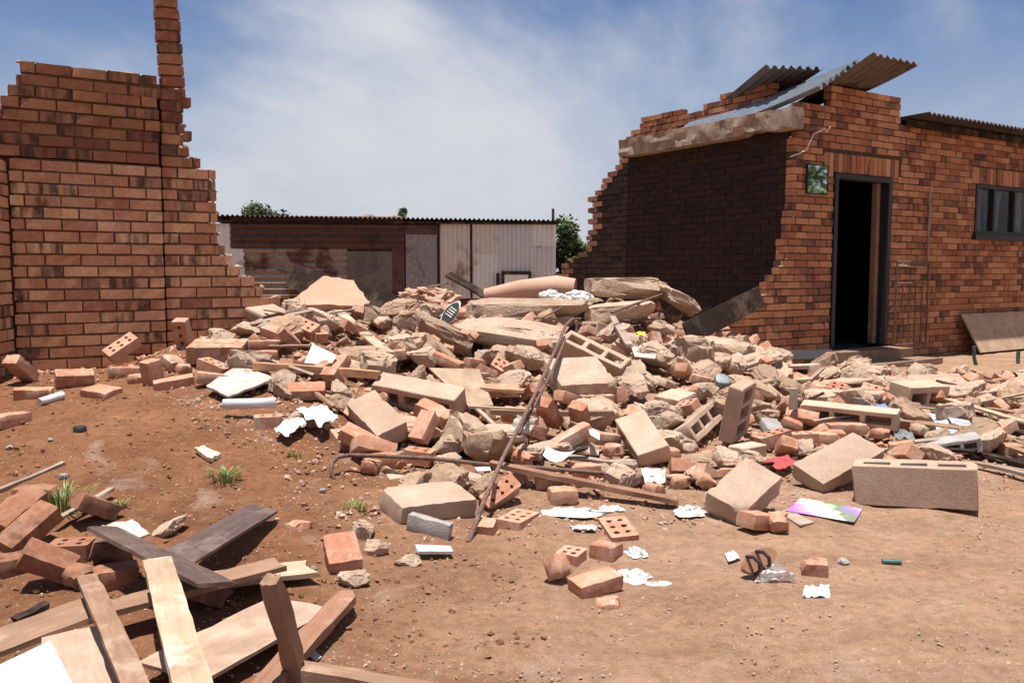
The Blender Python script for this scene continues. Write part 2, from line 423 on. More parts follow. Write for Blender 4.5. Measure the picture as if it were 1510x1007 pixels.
class MB:
    def __init__(s): s.v, s.f, s.r = [], [], []
    def add(s, v, f, r=0.0):
        k = len(s.v); s.v += [tuple(p) for p in v]; s.f += [tuple(i + k for i in q) for q in f]; s.r += [r] * len(v)
    def box(s, lo, hi, M=None, r=0.0, jit=0.0):
        c = [Vector((x, y, z)) for z in (lo[2], hi[2]) for x, y in ((lo[0], lo[1]), (hi[0], lo[1]), (hi[0], hi[1]), (lo[0], hi[1]))]
        if jit: c = [p + Vector((random.uniform(-jit, jit) for _ in range(3))) for p in c]
        if M is not None: c = [M @ p for p in c]
        s.add(c, BOXF, r)
    def tube(s, pts, rad, n=8):
        pts = [Vector(p) for p in pts]; k = len(s.v)
        for i, p in enumerate(pts):
            t = (pts[min(i + 1, len(pts) - 1)] - pts[max(i - 1, 0)]).normalized()
            a = t.cross(Vector((0.13, 0.21, 1)).normalized()).normalized(); b = t.cross(a)
            r_ = rad[i] if isinstance(rad, (list, tuple)) else rad
            for j in range(n):
                an = 2 * math.pi * j / n
                s.v.append(tuple(p + (a * math.cos(an) + b * math.sin(an)) * r_)); s.r.append(0)
        for i in range(len(pts) - 1):
            for j in range(n):
                s.f.append((k + i * n + j, k + i * n + (j + 1) % n, k + (i + 1) * n + (j + 1) % n, k + (i + 1) * n + j))
        s.f.append(tuple(k + j for j in range(n))[::-1]); s.f.append(tuple(k + (len(pts) - 1) * n + j for j in range(n)))
    def build(s, name, mat, parent=None, smooth=None, rnd=False, world=True):
        """vertices are world coordinates; the mesh is stored relative to its parent (or its own base)"""
        if parent is not None:
            inv = parent_world(parent).inverted()
            v = [inv @ Vector(p) for p in s.v]; mw = None
        else:
            v = [Vector(p) for p in s.v]
            base = Vector((sum(p.x for p in v) / len(v), sum(p.y for p in v) / len(v), min(p.z for p in v)))
            v = [p - base for p in v]; mw = Matrix.Translation(base)
        me = mesh(name, v, s.f, smooth, s.r if rnd else None)
        return link(name, me, mat, parent, mw if parent is None else None)

def grid_box(dims, n, jit, seed, chip=0.0, broken=0.0):
    """a box of unit cells: worn edges, jittered skin, optional ragged +x end"""
    rs = random.Random(seed)
    nx, ny, nz = n; idx, V, F = {}, [], []
    def vid(i, j, k):
        if (i, j, k) in idx: return idx[(i, j, k)]
        p = [(i / nx - .5) * dims[0], (j / ny - .5) * dims[1], (k / nz - .5) * dims[2]]
        onx, ony, onz = i in (0, nx), j in (0, ny), k in (0, nz)
        cnt = onx + ony + onz
        q = list(p)
        if cnt >= 2:
            pull = chip * (.55 + .15 * rs.random()) * (2.6 if rs.random() < .07 else 1) * (1.6 if cnt == 3 and rs.random() < .5 else 1)
            for a, on in enumerate((onx, ony, onz)):
                if on: q[a] -= math.copysign(min(pull, dims[a] * .3), p[a])
        for a in range(3): q[a] += rs.uniform(-jit, jit)
        if broken and i >= nx - 1:
            e = mnoise.noise((p[1] * 18 + seed, p[2] * 18, seed * .7)) * broken + rs.uniform(-.3, .3) * broken
            q[0] += e * (1 if i == nx else .4)
        idx[(i, j, k)] = len(V); V.append(Vector(q)); return idx[(i, j, k)]
    for i in range(nx):
        for j in range(ny):
            F.append((vid(i, j, 0), vid(i, j + 1, 0), vid(i + 1, j + 1, 0), vid(i + 1, j, 0)))
            F.append((vid(i, j, nz), vid(i + 1, j, nz), vid(i + 1, j + 1, nz), vid(i, j + 1, nz)))
    for i in range(nx):
        for k in range(nz):
            F.append((vid(i, 0, k), vid(i + 1, 0, k), vid(i + 1, 0, k + 1), vid(i, 0, k + 1)))
            F.append((vid(i, ny, k), vid(i, ny, k + 1), vid(i + 1, ny, k + 1), vid(i + 1, ny, k)))
    for j in range(ny):
        for k in range(nz):
            F.append((vid(0, j, k), vid(0, j, k + 1), vid(0, j + 1, k + 1), vid(0, j + 1, k)))
            F.append((vid(nx, j, k), vid(nx, j + 1, k), vid(nx, j + 1, k + 1), vid(nx, j, k + 1)))
    return V, F
def drilled_brick(dims, holes, rad, seed, jit=.0015):
    """brick with round core holes through z"""
    rs = random.Random(seed); bm = bmesh.new()
    L_, W_, T_ = dims
    def ring(z, up):
        es = []
        def loop(pts):
            vs_ = [bm.verts.new((x, y, z)) for x, y in pts]
            es.extend(bm.edges.new((vs_[i], vs_[(i + 1) % len(vs_)])) for i in range(len(vs_)))
            return vs_
        c = .006
        out = loop([(-L_/2+c, -W_/2), (0, -W_/2), (L_/2-c, -W_/2), (L_/2, -W_/2+c), (L_/2, W_/2-c), (L_/2-c, W_/2), (0, W_/2), (-L_/2+c, W_/2), (-L_/2, W_/2-c), (-L_/2, -W_/2+c)])
        hs = [loop([(hx + rad * math.cos(a), hy + rad * math.sin(a)) for a in [k * math.pi / 4 for k in range(8)]]) for hx, hy in holes]
        bmesh.ops.triangle_fill(bm, edges=es, use_beauty=True)
        return out, hs
    t_out, t_h = ring(T_/2, 1); b_out, b_h = ring(-T_/2, -1)
    for A, Bv in [(t_out, b_out)] + list(zip(t_h, b_h)):
        n_ = len(A)
        for i in range(n_): bm.faces.new((A[i], Bv[i], Bv[(i + 1) % n_], A[(i + 1) % n_]))
    # inner caps half way so no light shaft runs through
    for v_ in bm.verts: v_.co += Vector((rs.uniform(-jit, jit), rs.uniform(-jit, jit), rs.uniform(-jit, jit)))
    bmesh.ops.recalc_face_normals(bm, faces=bm.faces)
    me = bpy.data.meshes.new('brick'); bm.to_mesh(me); bm.free()
    return me
def hollow_block(dims, axis, ncell, seed, shell=.27, jit=.0018, open_end=False):
    """block with ncell rectangular cores; cores open on the +axis face; the longest other axis carries the row"""
    rs = random.Random(seed)
    o = [a for a in range(3) if a != axis]
    u, v = (o[0], o[1]) if dims[o[0]] >= dims[o[1]] else (o[1], o[0])
    U, Vv, H = dims[u], dims[v], dims[axis]
    sh = min(shell * Vv, .05)
    web = min(sh * 1.05, U * .085)
    cw = (U - web * (ncell + 1)) / ncell
    us = [0]
    for i in range(ncell): us += [us[-1] + web, us[-1] + web + cw]
    us.append(U)
    vs_ = [0, sh, Vv - sh, Vv]
    idx, V, F = {}, [], []
    def vid(i, j, k, tag_=0):
        key = (i, j, k, tag_)
        if key not in idx:
            p = [0, 0, 0]; p[u] = us[i] - U / 2; p[v] = vs_[j] - Vv / 2; p[axis] = (H / 2 if k == 1 else (-H / 2 if k == 0 else -H * .42))
            edge = (i in (0, len(us) - 1)) + (j in (0, 3)) + 1
            for a in range(3): p[a] += rs.uniform(-jit, jit) * 1.5
            if edge >= 3 and rs.random() < .45:
                for a in range(3): p[a] *= (1 - rs.uniform(.01, .06))
            idx[key] = len(V); V.append(Vector(p))
        return idx[key]
    nu = len(us) - 1
    for i in range(nu):
        for j in range(3):
            hole = (j == 1 and i % 2 == 1)
            q = [(i, j), (i + 1, j), (i + 1, j + 1), (i, j + 1)]
            if not hole: F.append([vid(a, b, 1) for a, b in q])
            else:
                F.append([vid(a, b, 2) for a, b in q])
                for s in range(4):
                    a, b = q[s], q[(s + 1) % 4]
                    F.append([vid(*a, 1), vid(*b, 1), vid(*b, 2), vid(*a, 2)])
            F.append([vid(a, b, 0) for a, b in q][::-1])
    for i in range(nu):
        for j in (0, 3): F.append([vid(i, j, 0), vid(i + 1, j, 0), vid(i + 1, j, 1), vid(i, j, 1)])
    for j in range(3):
        for i in (0, nu): F.append([vid(i, j, 0), vid(i, j + 1, 0), vid(i, j + 1, 1), vid(i, j, 1)])
    me = bpy.data.meshes.new('concrete_block'); me.from_pydata([tuple(p) for p in V], [], F)
    bm = bmesh.new(); bm.from_mesh(me); bmesh.ops.recalc_face_normals(bm, faces=bm.faces)
    ed = [e for e in bm.edges if len(e.link_faces) == 2 and e.calc_face_angle(0) > 1.0]
    bmesh.ops.bevel(bm, geom=ed, offset=.0045, segments=1, affect='EDGES', profile=.6)
    for w in bm.verts:
        k = mnoise.noise(w.co * 22 + Vector((seed, 0, 0))) * .004
        w.co += w.co.normalized() * k
    bm.to_mesh(me); bm.free()
    me.polygons.foreach_set('use_smooth', [True] * len(me.polygons)); me.set_sharp_from_angle(angle=math.radians(38))
    return me
def chunk_mesh(dims, seed, sub=3, boxy=.55, amp=.13, freq=2.2, name='concrete_chunk'):
    if name == 'concrete_chunk': sub = max(sub, 4)
    bm = bmesh.new(); bmesh.ops.create_icosphere(bm, subdivisions=sub, radius=1)
    off = Vector((seed * 3.17, seed * 1.31, seed * .77))
    # random cutting planes give broken faces
    rs = random.Random(seed)
    planes = [(Vector((rs.uniform(-1, 1), rs.uniform(-1, 1), rs.uniform(-1, 1))).normalized(), rs.uniform(.60, .88) if boxy >= .5 else rs.uniform(.78, .98)) for _ in range(13 if boxy >= .5 else 8)]
    rag = name == 'concrete_chunk'
    for w in bm.verts:
        p = w.co.normalized()
        q = Vector([math.copysign(abs(x) ** boxy, x) for x in p])
        for nrm, dd in planes:
            e = q.dot(nrm) - dd
            if e > 0: q -= nrm * e * (.97 if rag else .85)
        k = 1 + amp * (.7 if rag else 1) * mnoise.noise(p * freq + off) + amp * .55 * mnoise.noise(p * freq * 2.7 + off) + amp * .40 * mnoise.noise(p * freq * 7 + off)
        if rag: k += amp * .32 * mnoise.cell(q * freq * 3.1 + off) + amp * .22 * mnoise.noise(p * freq * 15 + off)
        q *= k
        w.co = Vector((q.x * dims[0] / 2, q.y * dims[1] / 2, q.z * dims[2] / 2))
    me = bpy.data.meshes.new(name); bm.to_mesh(me); bm.free()
    me.polygons.foreach_set('use_smooth', [True] * len(me.polygons)); me.set_sharp_from_angle(angle=math.radians(24))
    return me

# pose of a box from the picture of its nearest corner and the three corners next to it
FOOT = []                                      # footprints taken by placed things
def fit_box(p0, pa, pb, pc, dims, lift=0.0, wd=.35, depth=None):
    pts = [np.array(p, float) for p in (p0, pa, pb, pc)]
    low = max(pts, key=lambda q: q[1])
    base = hit(low[0], low[1] - 2)
    d = depth if depth else base.y + .03
    P0 = np.array(at(*p0, d)) + np.array([0, 0, lift])
    s = FPX / d
    A = np.zeros((3, 3))
    for i in range(3):
        vpx = (pts[i + 1] - pts[0]) / (s * dims[i])
        n_ = np.linalg.norm(vpx)
        if n_ > .97: vpx *= .97 / n_
        A[:, i] = vpx[0] * RGT - vpx[1] * UPV + math.sqrt(max(.03, 1 - vpx @ vpx)) * FWD
    Uu, _, Vt = np.linalg.svd(A); R0 = Uu @ Vt
    def rod(w):
        t = np.linalg.norm(w)
        if t < 1e-9: return np.eye(3)
        k = w / t; K = np.array([[0, -k[2], k[1]], [k[2], 0, -k[0]], [-k[1], k[0], 0]])
        return np.eye(3) + math.sin(t) * K + (1 - math.cos(t)) * K @ K
    nom = np.log(np.array(dims, float))
    def res(x, R):
        Rr = rod(x[:3]) @ R; dm = np.exp(x[3:6])
        out = []
        for i in range(3):
            out += list((project(P0 + Rr[:, i] * dm[i]) - pts[i + 1]) / 2.0)
        out += list((x[3:6] - nom) / wd)
        return np.array(out)
    x = np.concatenate([np.zeros(3), nom]); R = R0
    lam = .05
    for _ in range(40):
        r = res(x, R); J = np.zeros((len(r), 6))
        for k in range(6):
            dx = np.zeros(6); dx[k] = 1e-4
            J[:, k] = (res(x + dx, R) - r) / 1e-4
        st = np.linalg.solve(J.T @ J + lam * np.eye(6), -J.T @ r)
        if np.sum(res(x + st, R) ** 2) < np.sum(r ** 2):
            x = x + st; lam = max(lam * .5, 1e-4)
            R = rod(x[:3]) @ R; x[:3] = 0
        else: lam *= 3
    dm = np.exp(x[3:6]); c = P0 + R @ (dm / 2)
    Rm = R.copy()
    if np.linalg.det(Rm) < 0: Rm[:, 2] *= -1; flip = True
    else: flip = False
    M = Matrix([[*Rm[i], c[i]] for i in range(3)] + [[0, 0, 0, 1]])
    FOOT.append((c[0], c[1], .5 * max(dm)))
    return M, tuple(dm), flip

# ------------------------------------------------------------------ ground
HEAP_TH = [250, 300, 340, 420, 500, 560, 620, 700, 900, 1050, 1200, 1350, 1520]
HEAP_LO = [6.2, 5.9, 5.3, 4.7, 4.55, 3.95, 3.9, 4.0, 4.1, 4.25, 4.75, 4.9, 4.9]
def on_heap(x, y):
    th = x / y * FPX + 755
    lo = np.interp(th, HEAP_TH, HEAP_LO)
    hi = np.interp(th, [250, 420, 600, 900, 1050, 1130, 1250, 1350, 1520], [6.3, 6.9, 9.3, 9.6, 9.0, 8.6, 8.6, 8.8, 8.8])
    return 255 < th < 1530 and lo < y < hi
def sunk(x, y):
    if y < 3.8 or y > 10: return 0.0
    th = x / y * FPX + 755
    lo = np.interp(th, HEAP_TH, HEAP_LO)
    return .065 * min(max((y - lo - .25) / .6, 0), 1) * min(max((9.8 - y) / .6, 0), 1) * min(max((th - 290) / 120, 0), 1) * min(max((1500 - th) / 200, .35), 1)
def axis_pts(lo, hi, step, far):
    a = list(np.arange(lo, hi + 1e-6, step)); k = step
    while a[-1] < far: k *= 1.35; a.append(a[-1] + k)
    k = step
    while a[0] > -far: k *= 1.35; a.insert(0, a[0] - k)
    return a
gx, gy = axis_pts(-5.0, 7.5, .05, 1500), axis_pts(1.6, 13.0, .05, 1500)
GV, GF = [], []
for y in gy:
    for x in gx:
        z = terrain(x, y) if (abs(x) < 14 and 0 < y < 16.5) else 0.0
        if -5 < x < 7.5 and 1.6 < y < 13: z += .010 * mnoise.noise((x * 5, y * 5, 1.0)) + .006 * mnoise.noise((x * 11, y * 11, 6.0)) + (.007 if x < .3 else .004) * mnoise.noise((x * 23, y * 23, 4.0))
        if abs(x) < 8: z -= sunk(x, y)
        GV.append((x, y, z))
nxg = len(gx)
for j in range(len(gy) - 1):
    for i in range(nxg - 1):
        a = j * nxg + i; GF.append((a, a + 1, a + nxg + 1, a + nxg))
gme = mesh('ground', GV, GF, 60)
tag(link('ground', gme, 'dirt'), kind='structure')

# ------------------------------------------------------------------ the broken building: shared frame
FO = Vector((-3.26, 5.8, 0)); FU = Vector((.836, .548, 0)).normalized(); FN = Vector((-FU.y, FU.x, 0))
def frame(o, u, n):                             # local x = u, y = n (inward), z = up
    return Matrix([[u.x, n.x, 0, o.x], [u.y, n.y, 0, o.y], [0, 0, 1, o.z], [0, 0, 0, 1]])

UNIT = {}
def unit_brick(L_, W_, T_, k):
    key = (round(L_, 3), round(W_, 3), round(T_, 3), k)
    if key not in UNIT:
        v, f = grid_box((L_, W_, T_), (3, 1, 1), .0012, 11 * k + int(L_ * 1000), chip=.0025)
        UNIT[key] = mesh('brick', v, f)
    return UNIT[key]
def lay_bricks(M, rows, inside, L_, W_, T_, joint, z0, u0, u1, mat, parent, limit, size_of, wob=.003, skip=None, tone=None):
    """stretcher bond laid in the plane of M; inside(u, z) says whether a brick stands there"""
    out = []
    for r in range(rows):
        z = z0 + r * (T_ + joint) + T_ / 2
        off = (r % 2) * (L_ + joint) / 2
        u = u0 - off
        while u < u1 + .3:
            a, b = u, u + L_
            lo, hi = None, None
            # trim to the part that is inside (third-brick accuracy)
            xs = [a + (b - a) * (k + .5) / 8 for k in range(8)]
            ins = [inside(x, z) for x in xs]
            k = 0
            while k < 8:
                if ins[k]:
                    k1 = k
                    while k1 + 1 < 8 and ins[k1 + 1]: k1 += 1
                    n_ = k1 - k + 1
                    if n_ >= 2: out.append((a + (b - a) * k / 8, (b - a) * n_ / 8, z))
                    k = k1 + 1
                else: k += 1
            u += L_ + joint
    return out
def put_bricks(M, lst, W_, T_, mat, parent, limit, wob, rest_name, seed, matfn=None):
    rs = random.Random(seed)
    if len(lst) > limit:
        lst = sorted(lst, key=lambda b: (M @ Vector((b[0], 0, b[2]))).length - b[1] * 8)
    rest = MB()
    for i, (u, ln, z) in enumerate(lst):
        loc = Vector((u + ln / 2 + rs.uniform(-.002, .002), W_ / 2 + rs.uniform(-wob, wob), z + rs.uniform(-.0015, .0015)))
        R = Matrix.Rotation(rs.uniform(-.012, .012), 4, 'Z') @ Matrix.Rotation(rs.uniform(-.006, .006), 4, 'Y')
        mw = M @ Matrix.Translation(loc) @ R
        if i < limit:
            me = unit_brick(round(ln, 2), W_, T_, rs.randint(0, 3) + (20 if mat == 'brick_wall_upper' else 0))
            mname = matfn(u, z) if matfn else mat
            if me.materials and me.materials[0].name != mname:
                key = (me.name, mname)
                if key not in UNIT:
                    m2 = me.copy(); m2.materials.clear(); m2.materials.append(MATS[mname]); UNIT[key] = m2
                me = UNIT[key]
            link('brick', me, mname, parent, mw)
        else:
            rest.box((-ln / 2, -W_ / 2, -T_ / 2), (ln / 2, W_ / 2, T_ / 2), mw, rs.random(), .0015)
    if rest.v:
        tag(rest.build(rest_name, mat, parent, rnd=True), kind='stuff')
    return len(lst)

# ------------------------------------------------------------------ left ruin
NH, NL, NW, NJ = .0680, .2055, .10, .0098
ML = frame(FO, FU, FN)
ruin = empty('ruined_brick_wall', (FO.x, FO.y, .40))
tag(ruin, 'ruined orange brick wall with stepped broken edges and a tall thin spike', 'brick wall')
CR = NH + NJ
ZB = .44
def ledge(z):                                    # right-hand edge of the wall at height z
    prof = [(.3, 2.35), (.70, 2.2), (.80, 1.98), (.885, 1.81), (.96, 1.68), (1.04, 1.60), (1.12, 1.47), (1.20, 1.385), (1.27, 1.33), (1.84, 1.325), (1.92, 1.20), (2.0, 1.12)]
    for zz, uu in prof:
        if z <= zz: return uu + .035 * math.sin(z * 71.0) * (z < 1.3)
    return 1.10
def in_main(u, z):                               # main leaf, up to the pier joint
    if u > .93: return False
    if z < 1.84: return u > 0.0
    left = {0: -.9, 1: -.9, 2: -.9, 3: -.9, 4: -.035, 5: .01, 6: .055, 7: .10}.get(int((z - 1.84) / CR), 9)
    return u > left
def in_pier(u, z):
    return .945 < u < ledge(z) and z < 2.35
rows = int((2.47 - ZB) / CR)
main = lay_bricks(ML, rows, in_main, NL, NW, NH, NJ, ZB, -1.0, .95, None, None, 0, None)
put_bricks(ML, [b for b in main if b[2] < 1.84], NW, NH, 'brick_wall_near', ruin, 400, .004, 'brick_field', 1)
# the upper part has slipped: each course sits a little back or forward
up = [b for b in main if b[2] >= 1.84]
for r in sorted({round(b[2], 3) for b in up}):
    sh = random.uniform(-.012, .014)
    put_bricks(ML @ Matrix.Translation((0, sh, .006)) @ Matrix.Rotation(random.uniform(-.008, .008), 4, 'Y'), [b for b in up if abs(b[2] - r) < .002], NW, NH, 'brick_wall_upper', ruin, 400, .006, 'brick_field', int(r * 100))
MP = ML @ Matrix.Translation((0, .02, 0))
pier = lay_bricks(MP, rows + 2, in_pier, NL, NW, NH, NJ, ZB + .004, .945, 2.4, None, None, 0, None)
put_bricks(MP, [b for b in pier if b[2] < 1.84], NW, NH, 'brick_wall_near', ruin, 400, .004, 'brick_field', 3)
put_bricks(MP, [b for b in pier if b[2] >= 1.84], NW, NH, 'brick_wall_upper', ruin, 400, .005, 'brick_field', 4)
# spike: half bricks stacked, leaning left
for i in range(15):
    z = 2.33 + i * CR
    lean = -.0035 * i
    mw = MP @ Matrix.Translation((.945 + .095 + lean + random.uniform(-.003, .003), .05, z + NH / 2)) @ Matrix.Rotation(-.05, 4, 'Y')
    link('brick', unit_brick(.16 if i < 8 else .15, NW, NH, 20 + i % 4), 'brick_wall_upper', ruin, mw)
link('brick', unit_brick(.09, NW, NH, 21), 'brick_wall_upper', ruin, MP @ Matrix.Translation((1.115, .06, 2.31)))
link('brick', unit_brick(.07, NW, NH, 22), 'brick_wall_upper', ruin, MP @ Matrix.Translation((1.12, .05, 2.07)))
# mortar cores, recessed behind the faces
mb = MB(); mb.box((.012, .014, ZB - .3), (.925, NW - .012, 1.84), ML); mb.box((-.9, .016, 1.85), (.92, NW - .014, 1.84 + 4 * CR - .01), ML)
for k, l in ((4, -.03), (5, .015), (6, .06), (7, .105)):
    mb.box((l, .016, 1.84 + k * CR - .009), (.92, NW - .014, 1.84 + (k + 1) * CR - .012), ML)
for r in range(rows + 2):
    z = ZB + r * CR
    if z < 2.35: mb.box((.955, .014, z - NJ - .002), (ledge(z + NH / 2) - .025, NW - .012, z + NH - .001), MP)
for i in range(15):
    z = 2.33 + i * CR
    mb.box((.975 - .0035 * i, .016, z - NJ), (1.10 - .0035 * i, NW - .014, z + .002), MP)
mb.box((-.30, .05, .05), (.02, .32, 1.83), ML); mb.box((-.02, NW - .012, ZB - .3), (1.30, NW + .07, 1.83), ML); mb.box((-.9, NW - .010, 1.83), (1.06, NW + .06, 1.84 + 4 * CR - .02), ML); mb.box((.12, NW - .010, 1.84 + 4 * CR - .02), (1.0, NW + .06, 1.84 + 7.5 * CR), ML)
mb.build('mortar', 'mortar', ruin)
mrs = random.Random(77)
for b in sorted({round(q[2], 3) for q in pier}):
    e_ = max(q[0] + q[1] for q in pier if abs(q[2] - b) < .002)
    for k in range(2):
        me = chunk_mesh((mrs.uniform(.025, .07), mrs.uniform(.04, .09), mrs.uniform(.012, .035)), int(b * 900) + k, 2, .6, .2, 2.5, 'mortar_lump')
        link('mortar_lump', me, 'concrete', ruin, MP @ Matrix.Translation((e_ - mrs.uniform(-.012, .06), mrs.uniform(.01, .09), b + NH / 2 + mrs.uniform(-.002, .008))) @ Matrix.Rotation(mrs.uniform(-.3, .3), 4, 'Y'))
for k in range(9):
    me = chunk_mesh((mrs.uniform(.05, .14), mrs.uniform(.05, .09), mrs.uniform(.012, .03)), 950 + k, 2, .6, .2, 2.5, 'mortar_lump')
    link('mortar_lump', me, 'concrete', ruin, ML @ Matrix.Translation((.12 + .09 * k + mrs.uniform(-.03, .03), mrs.uniform(.02, .07), 2.458 + mrs.uniform(-.004, .004))))
# side wall coming towards the camera at the left
so = FO + FU * -.012 + Vector((-.012, .005, 0)); su = Vector((.165, -.986, 0)).normalized(); sn = Vector((su.y, -su.x, 0))
MS = frame(so, su, sn)
side = empty('brick_side_wall', (so.x, so.y, .40))
tag(side, 'brick return wall meeting the spiked ruin at a dark open crack', 'brick wall')
sb = lay_bricks(MS, 18, lambda u, z: 0 < u < 1.6 and z < 1.84, NL, NW, NH, NJ, ZB - .02, 0, 1.6, None, None, 0, None)
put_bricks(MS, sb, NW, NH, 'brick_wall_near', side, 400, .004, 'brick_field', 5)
mb = MB(); mb.box((-.12, .10, .1), (.06, .22, 1.82), MS); mb.box((.01, .014, .1), (1.58, NW - .012, 1.82), MS); mb.build('mortar', 'mortar', side)

# ------------------------------------------------------------------ right house
HC = Vector((3.15, 10.0, 0)); MH = frame(HC, FU, FN)
house = empty('brick_house', (HC.x, HC.y, 0))
tag(house, 'half demolished brick house with dark open doorway and loose roof sheets', 'house')
HH, HL, HW, HJ = .0715, .2165, .105, .0090
HR = HH + HJ
D0, D1, DZ0, DZ1 = .73, 1.83, .20, 2.24
W0, W1, WZ0, WZ1 = 3.74, 6.2, 1.60, 2.27
def house_top(u):
    if u < .62: return 3.02
    if u < 1.98: return 3.24
    return 2.93
def house_left(z):
    prof = [(.45, -1.35), (.55, -1.1), (.65, -.85), (.75, -.66), (.85, -.50), (.95, -.40), (1.05, -.30), (1.2, -.2), (1.45, -.13), (1.75, -.05)]
    for zz, uu in prof:
        if z < zz: return uu
    return 0.0 if z < 2.62 else .06
def in_front(u, z):
    if z > house_top(u) or u < house_left(z) or u > 6.4: return False
    if D0 - .01 < u < D1 + .01 and DZ0 - .1 < z < DZ1 + .02: return False
    if D0 - .2 < u < D1 + .2 and DZ1 < z < DZ1 + .235: return False
    if W0 - .01 < u < W1 and WZ0 - .02 < z < WZ1 + .01: return False
    if W0 - .1 < u and WZ1 < z < WZ1 + .235: return False
    return True
front = empty('front_wall', (HC.x, HC.y, 0)); front.parent = house; front.matrix_basis = Matrix.Identity(4)
fb = lay_bricks(MH, 42, in_front, HL, HW, HH, HJ, -.06, -1.4, 6.4, None, None, 0, None)
def big(b):
    p = project(MH @ Vector((b[0], 0, b[2]))); q = project(MH @ Vector((b[0] + b[1], 0, b[2])))
    vis = -30 < p[0] < 1500 and p[1] < 545
    return -(q[0] - p[0]) * (1 if vis else .01)
fb.sort(key=big)
rs = random.Random(9)
rest = MB()
for i, (u, ln, z) in enumerate(fb):
    mw = MH @ Matrix.Translation((u + ln / 2, HW / 2 + rs.uniform(-.004, .004), z)) @ Matrix.Rotation(rs.uniform(-.012, .012), 4, 'Z')
    if i < 300: link('brick', unit_brick(round(ln, 2), HW, HH, rs.randint(0, 3)).copy() if False else unit_brick(round(ln, 2), HW, HH, rs.randint(4, 7)), 'brick_house', front, mw)
    else: rest.box((-ln / 2, -HW / 2, -HH / 2), (ln / 2, HW / 2, HH / 2), mw, rs.random(), .0015)
for (a, b_) in ((D0 - .19, D1 + .19), (W0 - .09, 6.4)):
    u = a; zc_ = (DZ1 if a < 2 else WZ1) + .013
    while u + .075 < b_:
        rest.box((u, rs.uniform(-.004, .004), zc_), (u + .074, HW, zc_ + .215), MH, rs.random(), .0015); u += .0845
tag(rest.build('brick_field', 'brick_house', front, rnd=True), kind='stuff')
mb = MB()
def wall_core(u0, u1, z0, z1): mb.box((u0, .012, z0), (u1, .20, z1), MH)
for r in range(42):
    z = -.06 + r * HR
    l = max(house_left(z + HH / 2) + .03, -1.35)
    a, b_ = z - HJ - .001, z + HH
    if z + HH / 2 < .52: segs = [(l, D0 - .012), (D1 + .012, 6.38)]
    if z + HH / 2 >= 2.24 + .0: segs = [(l, 6.38)]
    else:
        segs = [(l, D0 - .012), (D1 + .012, 6.38)]
        if WZ0 - .02 < z + HH / 2 < WZ1 + .02: segs = [(l, D0 - .012), (D1 + .012, W0 - .012)]
        if z + HH / 2 < .1: segs = [(l, 6.38)]
    top_u = 6.38
    for s0, s1 in segs:
        if z + HH / 2 > 2.93: s0, s1 = max(s0, .13 if z + HH / 2 < 3.02 else .63), min(s1, 1.96)
        if z + HH / 2 > 3.24: continue
        if s1 > s0: mb.box((s0, .012, a), (s1, .10, b_), MH)
mb.build('mortar', 'mortar_house', front)
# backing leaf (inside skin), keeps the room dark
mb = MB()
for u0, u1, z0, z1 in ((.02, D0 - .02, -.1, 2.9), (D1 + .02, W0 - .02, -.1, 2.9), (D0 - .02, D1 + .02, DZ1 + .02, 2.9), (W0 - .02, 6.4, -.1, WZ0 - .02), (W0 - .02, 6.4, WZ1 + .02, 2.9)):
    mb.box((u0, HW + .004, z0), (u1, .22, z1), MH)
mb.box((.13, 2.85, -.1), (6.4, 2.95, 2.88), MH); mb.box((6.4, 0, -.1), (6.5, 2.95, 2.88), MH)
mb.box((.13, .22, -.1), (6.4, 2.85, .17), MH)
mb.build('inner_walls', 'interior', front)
mb = MB(); mb.box((.15, .02, 2.885), (6.45, 2.95, 2.91), MH); mb.build('ceiling_board', 'interior', house)  # unseen ceiling, added to keep the room dark
# party wall: sooty, seen from the collapsed room. local x runs inward, y into the house
MPW = frame(HC + FU * .0, FN, Vector((FU.x, FU.y, 0)))
def party_top(t):
    prof = [(.0, 2.9), (2.8, 2.9), (3.0, 2.86), (3.1, 2.62), (3.25, 2.5), (3.4, 2.40), (3.55, 2.30), (3.68, 2.2), (3.75, 1.62), (3.95, 1.42), (4.15, 1.32), (4.35, 1.2), (4.6, 1.06), (4.85, .96), (5.2, .78)]
    for tt, zz in prof:
        if t <= tt: return zz
    return 0
def in_party(t, z):
    if t < .10: return False
    if 1.62 < z < 2.2 and t > 3.6:                # toothed end
        return t < (3.72 if int((z + .06) / HR) % 2 else 3.62)
    return z < party_top(t)
pw = lay_bricks(MPW, 42, in_party, HL, HW, HH, HJ, -.06, 0, 5.4, None, None, 0, None)
party = empty('party_wall', (0, 0, 0)); party.parent = house
# bricks at the broken edge are picked out singly, the outermost coloured redder to look lit, the sooty field is joined
edge_b = [b for b in pw if b[2] > party_top(b[0] + b[1]) - .2 or b[0] + b[1] > 3.4 or b[2] > 2.93]
field_b = [b for b in pw if b not in edge_b]
outer = {}
for b in pw: outer[b[2]] = max(outer.get(b[2], 0), b[0])
outer = {(z_, u_) for z_, u_ in outer.items()} | {(b[2], b[0]) for b in pw if b[0] > 4.0}
edge_b.sort(key=lambda b: -b[2])
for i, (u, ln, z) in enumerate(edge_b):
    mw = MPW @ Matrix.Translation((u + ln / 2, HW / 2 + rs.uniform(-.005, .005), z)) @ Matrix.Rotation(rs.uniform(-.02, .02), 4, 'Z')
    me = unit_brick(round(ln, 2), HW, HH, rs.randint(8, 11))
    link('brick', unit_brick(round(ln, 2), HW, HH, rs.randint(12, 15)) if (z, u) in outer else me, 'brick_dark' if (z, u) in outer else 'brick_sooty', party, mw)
rest = MB()
